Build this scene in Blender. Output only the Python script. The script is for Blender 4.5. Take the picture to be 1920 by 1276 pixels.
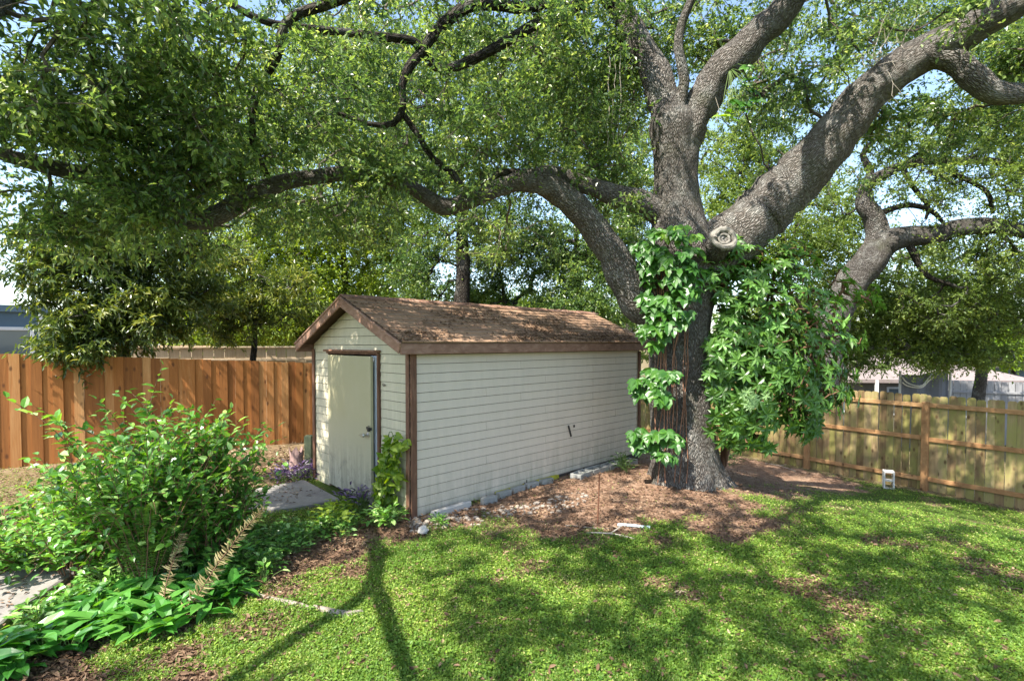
import bpy, math, random
import numpy as np
from mathutils import Vector
for o in list(bpy.data.objects): bpy.data.objects.remove(o)
R = math.radians
rng = np.random.default_rng(11)
random.seed(5)
scene = bpy.context.scene
COL = scene.collection

# ------------------------------------------------------------------ camera
EYE = 2.11; F = 975.0; PITCH = R(1.5); CX, CY = 960.0, 668.5
cam_d = bpy.data.cameras.new("camera"); cam = bpy.data.objects.new("camera", cam_d); COL.objects.link(cam)
cam.location = (0, 0, EYE); cam.rotation_euler = (R(90) - PITCH, 0, 0)
cam_d.sensor_width = 36; cam_d.lens = F / 1920 * 36; cam_d.shift_y = (CY - 638) / 1920
cam_d.clip_start = 0.05; cam_d.clip_end = 500
scene.camera = cam
# ------------------------------------------------------------------ light
SUN = Vector((-0.415, -0.40, 0.83)).normalized()
w = bpy.data.worlds.new("World"); scene.world = w; w.use_nodes = True
nt = w.node_tree; bg = nt.nodes["Background"]
sky = nt.nodes.new("ShaderNodeTexSky"); sky.sky_type = 'NISHITA'; sky.sun_disc = False
sky.sun_elevation = math.asin(SUN.z); sky.sun_rotation = math.atan2(SUN.x, SUN.y)
sky.air_density = 1.0; sky.dust_density = 1.2; sky.ozone_density = 1.0
nt.links.new(sky.outputs[0], bg.inputs[0]); bg.inputs[1].default_value = 0.15
sd = bpy.data.lights.new("sun", 'SUN'); sun = bpy.data.objects.new("sun", sd); COL.objects.link(sun)
sd.energy = 5.0; sd.angle = R(0.55); sd.color = (1.0, 0.94, 0.84)
sun.location = (-10, -12, 24); sun.rotation_euler = SUN.to_track_quat('Z', 'Y').to_euler()
scene.view_settings.view_transform = 'Standard'; scene.view_settings.look = 'None'
scene.view_settings.gamma = 1; scene.view_settings.exposure = 1.55
scene.render.engine = 'CYCLES'
scene.cycles.max_bounces = 8; scene.cycles.diffuse_bounces = 5; scene.cycles.transmission_bounces = 5
scene.cycles.transparent_max_bounces = 8; scene.cycles.sample_clamp_indirect = 8
scene.cycles.use_denoising = True

# ------------------------------------------------------------------ picture <-> world helpers
_cp, _sp = math.cos(PITCH), math.sin(PITCH)
def ray(px, py):
    u = (px - CX) / F; v = (py - CY) / F
    return np.array([u, _cp - v * _sp, -_sp - v * _cp])
def at(px, py, Y):
    r = ray(px, py); return np.array([0, 0, EYE]) + r * (Y / r[1])
def sstep(t): t = np.clip(t, 0, 1); return t * t * (3 - 2 * t)
def ground_z(x, y):
    n = .828 * x + .561 * y
    z = -1.05 * sstep((n - 6.2) / 6.8) * sstep((x + 1.5) / 4.5) - 0.75 * sstep((n - 14.5) / 11) * sstep((x - 2) / 6)
    return z + 0.02 * np.sin(x * 1.3 + .4) * np.cos(y * .9) * sstep((x + 1) / 2)
def gp(px, py, dz=0.0):
    r = ray(px, py); t = 1.0
    for _ in range(400):
        p = np.array([0, 0, EYE]) + r * t
        h = p[2] - ground_z(p[0], p[1]) - dz
        if h < .002: break
        t += max(h * .8, .001)
    return p

# ------------------------------------------------------------------ materials
def mat(name, rough=.7, spec=.3):
    m = bpy.data.materials.new(name); m.use_nodes = True
    n = m.node_tree.nodes; b = n["Principled BSDF"]
    b.inputs["Roughness"].default_value = rough; b.inputs["Specular IOR Level"].default_value = spec
    return m, m.node_tree, n, b
def nd(nt, t, **kw):
    x = nt.nodes.new(t)
    for k, v in kw.items():
        if k.startswith("i_"): x.inputs[k[2:]].default_value = v
        else: setattr(x, k, v)
    return x
def ramp(nt, stops, interp='LINEAR'):
    r = nt.nodes.new("ShaderNodeValToRGB"); e = r.color_ramp.elements; r.color_ramp.interpolation = interp
    while len(e) < len(stops): e.new(.5)
    for s, (p, c) in zip(e, stops): s.position = p; s.color = (*c, 1)
    return r
def noise(nt, vec, scale, detail=4, rough=.55, dist=0):
    n = nd(nt, "ShaderNodeTexNoise"); n.inputs["Scale"].default_value = scale; n.inputs["Detail"].default_value = detail
    n.inputs["Roughness"].default_value = rough; n.inputs["Distortion"].default_value = dist
    if vec is not None: nt.links.new(vec, n.inputs["Vector"])
    return n.outputs["Fac"]
def mapv(nt, vec, sc):
    m = nd(nt, "ShaderNodeMapping"); m.inputs["Scale"].default_value = sc; nt.links.new(vec, m.inputs[0]); return m.outputs[0]
def mixc(nt, fac, a, b, blend='MIX'):
    m = nd(nt, "ShaderNodeMix", data_type='RGBA', blend_type=blend)
    for s, v in ((0, fac), (6, a), (7, b)):
        if isinstance(v, (int, float)): m.inputs[s].default_value = v
        elif isinstance(v, tuple): m.inputs[s].default_value = (*v, 1)
        else: nt.links.new(v, m.inputs[s])
    return m.outputs[2]
def math_(nt, op, a, b=0.0, clamp=False):
    m = nd(nt, "ShaderNodeMath", operation=op, use_clamp=clamp)
    for s, v in ((0, a), (1, b)):
        if isinstance(v, (int, float)): m.inputs[s].default_value = v
        else: nt.links.new(v, m.inputs[s])
    return m.outputs[0]
def bump(nt, b, h, strength=.5, dist=.02):
    n = nd(nt, "ShaderNodeBump"); n.inputs["Strength"].default_value = strength; n.inputs["Distance"].default_value = dist
    nt.links.new(h, n.inputs["Height"]); nt.links.new(n.outputs[0], b.inputs["Normal"])
def pos(nt): return nd(nt, "ShaderNodeNewGeometry").outputs["Position"]
def attr(nt, name='var'):
    return nd(nt, "ShaderNodeAttribute", attribute_name=name).outputs["Fac"]

def leaf_mat(name, stops, rough=.42, trans=.38, spec=.5, tcol=1.5, patch=.6):
    m, nt, n, b = mat(name, rough, spec)
    p = pos(nt); nz = noise(nt, p, 1.3, 2)
    v = attr(nt)
    f = math_(nt, 'ADD', v, math_(nt, 'MULTIPLY', math_(nt, 'SUBTRACT', nz, .5), patch), True)
    c = ramp(nt, stops); nt.links.new(f, c.inputs[0])
    nt.links.new(c.outputs[0], b.inputs["Base Color"])
    tr = nd(nt, "ShaderNodeBsdfTranslucent")
    hs = nd(nt, "ShaderNodeHueSaturation"); hs.inputs["Hue"].default_value = .478; hs.inputs["Saturation"].default_value = 1.15; hs.inputs["Value"].default_value = tcol
    nt.links.new(c.outputs[0], hs.inputs["Color"]); nt.links.new(hs.outputs[0], tr.inputs[0])
    mx = nd(nt, "ShaderNodeMixShader"); mx.inputs[0].default_value = trans
    nt.links.new(b.outputs[0], mx.inputs[1]); nt.links.new(tr.outputs[0], mx.inputs[2])
    nt.links.new(mx.outputs[0], n["Material Output"].inputs[0])
    return m

def simple(name, col, rough=.7, var=.25, scale=6, bumps=.2, spec=.3, metal=0, stain=None):
    m, nt, n, b = mat(name, rough, spec); p = pos(nt)
    b.inputs["Metallic"].default_value = metal
    nz = noise(nt, p, scale, 6, .65)
    lo = tuple(c * (1 - var) for c in col); hi = tuple(min(1, c * (1 + var)) for c in col)
    r = ramp(nt, [(.25, lo), (.75, hi)]); nt.links.new(nz, r.inputs[0]); c = r.outputs[0]
    if stain:
        s = ramp(nt, [(.52, (0, 0, 0)), (.68, (1, 1, 1))]); nt.links.new(noise(nt, p, scale * .35, 7, .7), s.inputs[0])
        c = mixc(nt, s.outputs[0], c, stain)
    nt.links.new(c, b.inputs["Base Color"])
    if bumps: bump(nt, b, noise(nt, p, scale * 6, 5, .6), bumps, .01)
    return m

# ------------------------------------------------------------------ geometry
class Geo:
    def __init__(s): s.v = []; s.n = 0; s.f = []; s.any_uv = False
    def add(s, verts, faces, var=None, uv=None, mi=0):
        verts = np.asarray(verts, float).reshape(-1, 3); faces = np.asarray(faces, np.int64)
        if faces.ndim == 1: faces = faces[None]
        M = len(faces)
        if var is None: var = np.zeros(M)
        elif np.isscalar(var): var = np.full(M, var)
        if uv is not None: s.any_uv = True
        s.f.append((faces + s.n, np.asarray(var, float), None if uv is None else np.asarray(uv, float), mi))
        s.v.append(verts); s.n += len(verts)
    def build(s, name, mats, parent=None, smooth=False, loc=None, auto=None):
        if not isinstance(mats, (list, tuple)): mats = [mats]
        V = np.concatenate(s.v) if s.v else np.zeros((0, 3))
        loc = np.zeros(3) if loc is None else np.asarray(loc, float)
        V = V - loc
        me = bpy.data.meshes.new(name)
        loops = np.concatenate([f.ravel() for f, *_ in s.f]); tot = np.concatenate([np.full(len(f), f.shape[1]) for f, *_ in s.f])
        me.vertices.add(len(V)); me.vertices.foreach_set("co", V.astype(np.float32).ravel())
        me.loops.add(len(loops)); me.loops.foreach_set("vertex_index", loops.astype(np.int32))
        me.polygons.add(len(tot)); st = np.zeros(len(tot), np.int64); st[1:] = np.cumsum(tot)[:-1]
        me.polygons.foreach_set("loop_start", st.astype(np.int32)); me.polygons.foreach_set("loop_total", tot.astype(np.int32))
        me.polygons.foreach_set("material_index", np.concatenate([np.full(len(f), mi) for f, _, _, mi in s.f]).astype(np.int32))
        me.polygons.foreach_set("use_smooth", np.full(len(tot), smooth))
        me.update(calc_edges=True)
        a = me.attributes.new("var", 'FLOAT', 'FACE'); a.data.foreach_set("value", np.concatenate([v for _, v, _, _ in s.f]).astype(np.float32))
        if s.any_uv:
            ul = me.uv_layers.new(name="UVMap")
            uv = np.concatenate([(u.reshape(-1, 2) if u is not None else np.zeros((f.size, 2))) for f, _, u, _ in s.f])
            ul.data.foreach_set("uv", uv.astype(np.float32).ravel())
        for m in mats: me.materials.append(m)
        me.validate()
        o = bpy.data.objects.new(name, me); COL.objects.link(o); o.location = loc
        if parent is not None:
            o.parent = parent; q = parent; wl = Vector(loc)
            while q is not None: wl = wl - q.location; q = q.parent
            o.location = wl
        return o
    # shapes
    def box(s, c, size, ax=None, var=0, mi=0, uvs=False):
        c = np.asarray(c, float); h = np.asarray(size, float) / 2
        ax = np.eye(3) if ax is None else np.asarray(ax, float)
        sg = np.array([[-1, -1, -1], [1, -1, -1], [1, 1, -1], [-1, 1, -1], [-1, -1, 1], [1, -1, 1], [1, 1, 1], [-1, 1, 1]]) * h
        s.add(c + sg @ ax, [[0, 3, 2, 1], [4, 5, 6, 7], [0, 1, 5, 4], [1, 2, 6, 5], [2, 3, 7, 6], [3, 0, 4, 7]], var, mi=mi)
    def bbox(s, c, size, ax=None, var=0, mi=0, bev=.006):
        """box with bevelled edges (24-vertex chamfer)"""
        c = np.asarray(c, float); h = np.asarray(size, float) / 2; b = min(bev, h.min() * .45)
        ax = np.eye(3) if ax is None else np.asarray(ax, float)
        V = []; idx = {}
        for sx in (-1, 1):
            for sy in (-1, 1):
                for sz in (-1, 1):
                    for k in range(3):
                        p = np.array([sx, sy, sz]) * (h - b); p[k] += (sx, sy, sz)[k] * b
                        idx[(sx, sy, sz, k)] = len(V); V.append(p)
        q, t = [], []
        for k in range(3):
            o = [i for i in range(3) if i != k]
            for sk in (-1, 1):
                cyc = [(-1, -1), (1, -1), (1, 1), (-1, 1)]
                f = []
                for a_, b_ in cyc:
                    g = [0, 0, 0]; g[k] = sk; g[o[0]] = a_; g[o[1]] = b_; f.append(idx[(*g, k)])
                if (sk > 0) != (k != 1): f = f[::-1]
                q.append(f)
        for k in range(3):  # edges along axis k
            o = [i for i in range(3) if i != k]
            for a_ in (-1, 1):
                for b_ in (-1, 1):
                    f = []
                    for sk, kk in ((-1, o[0]), (-1, o[1]), (1, o[1]), (1, o[0])):
                        g = [0, 0, 0]; g[k] = sk; g[o[0]] = a_; g[o[1]] = b_; f.append(idx[(*g, kk)])
                    q.append(f)
        for sx in (-1, 1):
            for sy in (-1, 1):
                for sz in (-1, 1): t.append([idx[(sx, sy, sz, k)] for k in range(3)])
        P = c + np.array(V) @ ax
        s.add(P, q, var, mi=mi); n0 = s.n
        s.add(P, t, var, mi=mi)
    def tube(s, pts, rad, n=8, var=0, mi=0, cap=True, wob=0, uvs=False, ushift=0):
        pts = np.asarray(pts, float); K = len(pts); rad = np.full(K, rad) if np.isscalar(rad) else np.asarray(rad, float)
        T = np.gradient(pts, axis=0); T /= np.linalg.norm(T, axis=1)[:, None] + 1e-9
        u = np.cross(T[0], [0.13, .31, .94]);
        if np.linalg.norm(u) < .2: u = np.cross(T[0], [1, 0, 0])
        u /= np.linalg.norm(u); U = [u]
        for k in range(1, K):
            u = U[-1] - T[k] * np.dot(U[-1], T[k]); u /= np.linalg.norm(u) + 1e-9; U.append(u)
        U = np.array(U); W = np.cross(T, U)
        a = np.arange(n) * 2 * np.pi / n
        rr = rad[:, None] * (np.ones((K, n)) if not wob else 1 + wob * _tubenoise(K, n))
        V = pts[:, None] + rr[..., None] * (np.cos(a)[None, :, None] * U[:, None] + np.sin(a)[None, :, None] * W[:, None])
        k, j = np.meshgrid(np.arange(K - 1), np.arange(n), indexing='ij'); j2 = (j + 1) % n
        f = np.stack([k * n + j, k * n + j2, (k + 1) * n + j2, (k + 1) * n + j], -1).reshape(-1, 4)
        uv = None
        if uvs:
            L = np.concatenate([[0], np.cumsum(np.linalg.norm(np.diff(pts, axis=0), axis=1))])
            per = 2 * np.pi * rad.mean() * 1.0
            uu = np.stack([j, j + 1, j + 1, j], -1).reshape(-1, 4) / n * per
            vv = np.stack([L[k], L[k], L[k + 1], L[k + 1]], -1).reshape(-1, 4)
            uv = np.stack([uu + ushift, vv], -1)
        s.add(V.reshape(-1, 3), f, var, uv, mi)
        if cap:
            for kk in (0, K - 1):
                ring = list(range(n)) if kk == 0 else list(range(n))[::-1]
                c = np.vstack([V[kk], pts[kk]])
                s.add(c, [[ring[i], n, ring[(i + 1) % n]] for i in range(n)][::1], var, np.zeros((n, 3, 2)) if uvs else None, mi)
    def lathe(s, prof, c=(0, 0, 0), n=20, var=0, mi=0, sq=1.0):
        prof = np.asarray(prof, float); a = np.arange(n) * 2 * np.pi / n
        V = np.stack([prof[:, None, 0] * np.cos(a), prof[:, None, 0] * np.sin(a) * sq, np.repeat(prof[:, 1:2], n, 1)], -1) + np.asarray(c)
        K = len(prof); k, j = np.meshgrid(np.arange(K - 1), np.arange(n), indexing='ij'); j2 = (j + 1) % n
        s.add(V.reshape(-1, 3), np.stack([k * n + j, k * n + j2, (k + 1) * n + j2, (k + 1) * n + j], -1).reshape(-1, 4), var, mi=mi)
    def prism(s, poly, axis_o, ax_u, ax_v, ax_n, t, var=0, mi=0):
        """extruded convex polygon: poly in (u,v), thickness t along n"""
        o = np.asarray(axis_o, float); P = np.array([o + a * np.asarray(ax_u) + b * np.asarray(ax_v) for a, b in poly]); n = len(P)
        Q = P + np.asarray(ax_n) * t
        s.add(np.vstack([P, Q]), [list(range(n))[::-1]], var, mi=mi); s.add(np.vstack([P, Q]), [list(range(n, 2 * n))], var, mi=mi)
        s.add(np.vstack([P, Q]), [[i, (i + 1) % n, (i + 1) % n + n, i + n] for i in range(n)], var, mi=mi)
def _tubenoise(K, n):
    r = rng.normal(size=(K, n)); 
    r = (r + np.roll(r, 1, 1) + np.roll(r, -1, 1)) / 1.7
    r[1:-1] = (r[:-2] + r[1:-1] * 1.5 + r[2:]) / 2.5
    return r
def catmull(P, step=.12):
    P = np.asarray(P, float); out = []
    Q = np.vstack([2 * P[0] - P[1], P, 2 * P[-1] - P[-2]])
    for i in range(1, len(Q) - 2):
        L = np.linalg.norm(Q[i + 1][:3] - Q[i][:3]); m = max(2, int(L / step))
        t = np.linspace(0, 1, m, endpoint=False)[:, None]
        a, b, c, d = Q[i - 1], Q[i], Q[i + 1], Q[i + 2]
        out.append(.5 * (2 * b + (c - a) * t + (2 * a - 5 * b + 4 * c - d) * t ** 2 + (-a + 3 * b - 3 * c + d) * t ** 3))
    out.append(P[-1:]); return np.vstack(out)

# leaf templates: (x along, y across, z up) and faces
T_DIA = (np.array([[0, 0, 0], [.42, .5, .10], [1, 0, -.04], [.42, -.5, .10]]), [[0, 3, 2, 1]])
T_LEAF = (np.array([[0, 0, 0], [.35, 0, -.02], [.7, 0, -.05], [1, 0, -.16], [.22, .40, .08], [.62, .40, .04], [.22, -.40, .08], [.62, -.40, .04]]),
          [[0, 1, 4], [1, 2, 5, 4], [2, 3, 5], [0, 6, 1], [1, 6, 7, 2], [2, 7, 3]])
T_HEART = (np.array([[0, 0, 0], [.35, 0, -.02], [.72, 0, -.07], [1.02, 0, -.2], [-.06, .34, .08], [.28, .54, .06], [.68, .36, .0], [-.06, -.34, .08], [.28, -.54, .06], [.68, -.36, .0]]),
           [[0, 1, 5, 4], [1, 2, 6, 5], [2, 3, 6], [0, 7, 8, 1], [1, 8, 9, 2], [2, 9, 3]])
T_BLADE = (np.array([[0, .5, 0], [0, -.5, 0], [.55, .3, .25], [.55, -.3, .25], [1, 0, .2]]), [[1, 3, 2, 0], [3, 4, 2]])
def unit(a): return a / (np.linalg.norm(a, axis=-1, keepdims=True) + 1e-9)
def leaves(g, P, D, L, W, tmpl, up=None, var=None, mi=0, roll=.5):
    """P (N,3) leaf bases, D (N,3) directions, L (N,) lengths, W width/length ratio"""
    P = np.asarray(P, float); N = len(P)
    if N == 0: return
    D = unit(np.asarray(D, float)); L = np.broadcast_to(np.asarray(L, float), (N,))
    if up is None: up = np.array([0, 0, 1.0])
    up = np.broadcast_to(up, (N, 3)) + rng.normal(0, roll, (N, 3))
    S = unit(np.cross(up, D)); U = np.cross(D, S)
    tv, tf = tmpl
    V = P[:, None] + L[:, None, None] * (tv[None, :, 0:1] * D[:, None] + tv[None, :, 1:2] * W * S[:, None] + tv[None, :, 2:3] * U[:, None])
    if var is None: var = rng.random(N)
    off = (np.arange(N) * len(tv))[:, None]
    base = V.reshape(-1, 3); first = True
    for k in (3, 4):
        fs = np.array([f for f in tf if len(f) == k])
        if len(fs) == 0: continue
        ff = (off[:, :, None] + fs[None]).reshape(-1, k)
        vv = np.repeat(var, len(fs))
        if first: g.add(base, ff, vv, mi=mi); first = False
        else: g.f.append((ff + g.n - len(base), vv, None, mi))

def empty(name, loc, rz=0):
    o = bpy.data.objects.new(name, None); COL.objects.link(o); o.location = tuple(loc); o.rotation_euler = (0, 0, rz); o.empty_display_size = .2
    return o
def tag(o, label=None, cat=None, group=None, kind=None):
    if label: o["label"] = label
    if cat: o["category"] = cat
    if group: o["group"] = group
    if kind: o["kind"] = kind
    return o
# ------------------------------------------------------------------ surface materials
def bark_mat(name, a, b_, c, uvscale=(1, 1), lich=.5, red=None):
    m, nt, n, b = mat(name, .9, .15)
    uv = nd(nt, "ShaderNodeTexCoord").outputs["UV"]; p = pos(nt)
    vec = mapv(nt, uv, (26 * uvscale[0], 6.5 * uvscale[1], 1))
    vo = nd(nt, "ShaderNodeTexVoronoi", feature='DISTANCE_TO_EDGE'); vo.inputs["Scale"].default_value = 1.0
    wob = nd(nt, "ShaderNodeVectorMath", operation='ADD')
    nz = nd(nt, "ShaderNodeTexNoise"); nz.inputs["Scale"].default_value = 9; nt.links.new(p, nz.inputs["Vector"])
    sc = nd(nt, "ShaderNodeVectorMath", operation='SCALE'); sc.inputs["Scale"].default_value = 1.3
    nt.links.new(nz.outputs["Color"], sc.inputs[0]); nt.links.new(vec, wob.inputs[0]); nt.links.new(sc.outputs[0], wob.inputs[1])
    nt.links.new(wob.outputs[0], vo.inputs["Vector"])
    fine = noise(nt, mapv(nt, uv, (40, 10, 1)), 2.0, 6, .7)
    r = ramp(nt, [(.0, a), (.09, b_), (.35, c)]); nt.links.new(vo.outputs[0], r.inputs[0])
    col = mixc(nt, math_(nt, 'MULTIPLY', fine, .6), r.outputs[0], a)
    ls = ramp(nt, [(.50, (0, 0, 0)), (.64, (1, 1, 1))]); nt.links.new(noise(nt, p, 3.1, 6, .7), ls.inputs[0])
    col = mixc(nt, math_(nt, 'MULTIPLY', ls.outputs[0], lich), col, (.36, .36, .33))
    ms = ramp(nt, [(.56, (0, 0, 0)), (.72, (1, 1, 1))]); nt.links.new(noise(nt, p, 1.7, 5, .65), ms.inputs[0])
    col = mixc(nt, math_(nt, 'MULTIPLY', ms.outputs[0], .35), col, (.10, .12, .05))
    if red:
        rs = ramp(nt, [(.5, (0, 0, 0)), (.62, (1, 1, 1))]); nt.links.new(noise(nt, p, .9, 3, .6), rs.inputs[0])
        col = mixc(nt, math_(nt, 'MULTIPLY', rs.outputs[0], .5), col, red)
    nt.links.new(col, b.inputs["Base Color"])
    hr = ramp(nt, [(0, (0, 0, 0)), (.3, (1, 1, 1))]); nt.links.new(vo.outputs[0], hr.inputs[0])
    h = math_(nt, 'ADD', hr.outputs[0], math_(nt, 'MULTIPLY', fine, .8))
    h = math_(nt, 'ADD', h, math_(nt, 'MULTIPLY', noise(nt, p, 7, 4, .6), 1.6)); bump(nt, b, h, 1.0, .045)
    return m
M = {}
M['bark'] = bark_mat('oak_bark', (.075, .062, .052), (.215, .19, .165), (.36, .34, .31), (2.2, 2.2), lich=.5)
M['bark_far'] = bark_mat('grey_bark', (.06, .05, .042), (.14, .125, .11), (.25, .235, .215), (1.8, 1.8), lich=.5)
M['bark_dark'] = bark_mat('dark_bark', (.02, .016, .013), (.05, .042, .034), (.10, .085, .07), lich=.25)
M['twig'] = simple('twig_bark', (.085, .07, .055), .9, .35, 20, .3)
M['twig_pale'] = simple('dead_twig', (.33, .29, .24), .9, .3, 20, .2)
G1 = [(.0, (.03, .07, .024)), (.4, (.08, .145, .042)), (.75, (.175, .26, .065)), (1, (.36, .42, .15))]
M['oak_leaf'] = leaf_mat('oak_leaf', G1, .32, .44, .62, 2.0)
M['oak_leaf_far'] = leaf_mat('oak_leaf_far', [(.0, (.07, .11, .025)), (.5, (.12, .19, .045)), (1, (.28, .35, .09))], .45, .5, .4, 1.8)
M['mango_leaf'] = leaf_mat('long_leaf', [(.0, (.035, .065, .015)), (.5, (.075, .12, .025)), (.85, (.20, .24, .05)), (1, (.36, .38, .10))], .33, .4, .6, 1.6, .9)
M['bg_leaf'] = leaf_mat('yellow_green_leaf', [(.0, (.10, .155, .02)), (.5, (.17, .26, .04)), (1, (.36, .43, .09))], .45, .5, .4, 1.7)
M['bright_leaf'] = leaf_mat('bright_leaf', [(.0, (.08, .16, .02)), (.5, (.16, .27, .03)), (1, (.30, .40, .06))], .42, .5, .4, 1.6)
M['shrub_leaf'] = leaf_mat('shrub_leaf', [(.0, (.045, .14, .025)), (.5, (.11, .27, .04)), (.85, (.23, .43, .08)), (1, (.42, .60, .22))], .3, .35, .6, 1.5)
M['lily_leaf'] = leaf_mat('broad_leaf', [(.0, (.03, .13, .02)), (.5, (.06, .21, .03)), (1, (.13, .33, .055))], .3, .35, .6, 1.5)
M['creeper_leaf'] = leaf_mat('creeper_leaf', [(.0, (.026, .09, .014)), (.5, (.055, .16, .022)), (.88, (.12, .26, .03)), (1, (.24, .40, .04))], .38, .3, .5, 1.5)
M['umbrella_leaf'] = leaf_mat('umbrella_leaf', [(.0, (.035, .10, .016)), (.5, (.09, .19, .03)), (.85, (.16, .34, .08)), (1, (.34, .50, .2))], .36, .35, .5, 1.5)
M['fern_leaf'] = leaf_mat('fern_leaf', [(.0, (.05, .11, .02)), (1, (.13, .23, .045))], .5, .4, .3, 1.5)
M['dead_fern'] = leaf_mat('dried_fern', [(.0, (.15, .13, .05)), (.6, (.30, .25, .12)), (1, (.42, .37, .20))], .7, .3, .2, 1.2)
M['purple_leaf'] = leaf_mat('purple_leaf', [(.0, (.035, .02, .05)), (.6, (.085, .045, .12)), (1, (.22, .15, .27))], .4, .2, .5, 1.3)
M['grass'] = leaf_mat('lawn_leaf', [(.0, (.05, .12, .014)), (.5, (.125, .225, .028)), (.85, (.27, .37, .055)), (1, (.44, .42, .16))], .5, .3, .3, 1.5, .8)
M['litter'] = leaf_mat('fallen_leaf', [(.0, (.045, .026, .016)), (.35, (.12, .072, .042)), (.7, (.225, .145, .088)), (1, (.42, .32, .21))], .75, .12, .2, 1.1, .5)
M['moss'] = leaf_mat('hanging_moss', [(.0, (.16, .16, .12)), (1, (.30, .30, .24))], .9, .3, .1, 1.1)

def wall_mat(name, base, dirt, gx, grime=.5, low=.5):
    m, nt, n, b = mat(name, .62, .3); p = pos(nt)
    s1 = noise(nt, p, 2.2, 7, .7); c = mixc(nt, s1, tuple(x * .93 for x in base), tuple(min(1, x * 1.05) for x in base))
    sp = nd(nt, "ShaderNodeSeparateXYZ"); nt.links.new(p, sp.inputs[0])
    lowm = nd(nt, "ShaderNodeMapRange"); lowm.inputs[1].default_value = low; lowm.inputs[2].default_value = 0.0
    nt.links.new(sp.outputs[2], lowm.inputs[0])
    st = noise(nt, mapv(nt, p, (9, 9, 1.2)), 1.0, 6, .7)
    f = ramp(nt, [(.35, (0, 0, 0)), (.75, (1, 1, 1))]); nt.links.new(st, f.inputs[0])
    fac = math_(nt, 'MULTIPLY', f.outputs[0], math_(nt, 'ADD', math_(nt, 'MULTIPLY', lowm.outputs[0], .9), grime * .35), True)
    c = mixc(nt, fac, c, dirt)
    sp2 = ramp(nt, [(.70, (0, 0, 0)), (.74, (1, 1, 1))]); nt.links.new(noise(nt, p, 30, 3, .5), sp2.inputs[0])
    c = mixc(nt, math_(nt, 'MULTIPLY', sp2.outputs[0], .25), c, (.3, .28, .22))
    nt.links.new(c, b.inputs["Base Color"]); bump(nt, b, noise(nt, mapv(nt, p, (3, 3, 30)), 3, 5, .6), .15, .01)
    return m
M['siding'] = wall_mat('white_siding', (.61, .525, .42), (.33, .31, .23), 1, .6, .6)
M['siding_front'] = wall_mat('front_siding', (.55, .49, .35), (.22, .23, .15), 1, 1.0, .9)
M['door'] = None
m, nt, n, b = mat('door_paint', .45, .4); p = pos(nt)
c = mixc(nt, noise(nt, p, 2.0, 5, .6), (.34, .31, .17), (.42, .385, .25))
sp = nd(nt, "ShaderNodeSeparateXYZ"); nt.links.new(p, sp.inputs[0])
lo = nd(nt, "ShaderNodeMapRange"); lo.inputs[1].default_value = 1.15; lo.inputs[2].default_value = .15; nt.links.new(sp.outputs[2], lo.inputs[0])
c = mixc(nt, lo.outputs[0], c, (.40, .39, .30))
stv = noise(nt, mapv(nt, p, (14, 14, .9)), 1.0, 5, .65)
sr = ramp(nt, [(.42, (0, 0, 0)), (.66, (1, 1, 1))]); nt.links.new(stv, sr.inputs[0])
lo2 = nd(nt, "ShaderNodeMapRange"); lo2.inputs[1].default_value = .85; lo2.inputs[2].default_value = .2; nt.links.new(sp.outputs[2], lo2.inputs[0])
c = mixc(nt, math_(nt, 'MULTIPLY', sr.outputs[0], math_(nt, 'MULTIPLY', lo2.outputs[0], .8)), c, (.19, .19, .14))
bl = ramp(nt, [(.5, (0, 0, 0)), (.62, (1, 1, 1))]); nt.links.new(noise(nt, p, 7, 8, .8), bl.inputs[0])
c = mixc(nt, math_(nt, 'MULTIPLY', bl.outputs[0], math_(nt, 'MULTIPLY', lo2.outputs[0], .7)), c, (.13, .13, .11))
nt.links.new(c, b.inputs["Base Color"]); M['door'] = m

def wood_mat(name, stops, grain=(18, 18, 1.1), knots=None, algae=None, rough=.75, vary=.35, algz=(0, 1)):
    m, nt, n, b = mat(name, rough, .25); p = pos(nt)
    v = attr(nt)
    off = nd(nt, "ShaderNodeCombineXYZ"); nt.links.new(math_(nt, 'MULTIPLY', v, 37.0), off.inputs[2]); nt.links.new(math_(nt, 'MULTIPLY', v, 11.0), off.inputs[0])
    pa = nd(nt, "ShaderNodeVectorMath", operation='ADD'); nt.links.new(p, pa.inputs[0]); nt.links.new(off.outputs[0], pa.inputs[1])
    g = noise(nt, mapv(nt, pa.outputs[0], grain), 1.6, 6, .62, .6)
    f = math_(nt, 'ADD', math_(nt, 'MULTIPLY', g, 1 - vary), math_(nt, 'MULTIPLY', v, vary))
    r = ramp(nt, stops); nt.links.new(f, r.inputs[0]); c = r.outputs[0]
    if algae:
        ar = ramp(nt, [(.42, (0, 0, 0)), (.62, (1, 1, 1))]); nt.links.new(noise(nt, mapv(nt, pa.outputs[0], (3, 3, 1.2)), 1.0, 6, .7), ar.inputs[0])
        c = mixc(nt, math_(nt, 'MULTIPLY', ar.outputs[0], .75), c, algae)
    if knots:
        vo = nd(nt, "ShaderNodeTexVoronoi"); vo.inputs["Scale"].default_value = 1.0; nt.links.new(mapv(nt, pa.outputs[0], (7, 7, 3.6)), vo.inputs["Vector"])
        kr = ramp(nt, [(.09, (1, 1, 1)), (.21, (0, 0, 0))]); nt.links.new(vo.outputs["Distance"], kr.inputs[0])
        c = mixc(nt, math_(nt, 'MULTIPLY', kr.outputs[0], .8), c, knots)
    nt.links.new(c, b.inputs["Base Color"]); bump(nt, b, g, .35, .01)
    return m
M['cedar'] = wood_mat('orange_cedar', [(.2, (.19, .072, .02)), (.5, (.34, .135, .036)), (.8, (.50, .27, .11))], knots=(.08, .03, .012), vary=.5)
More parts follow.
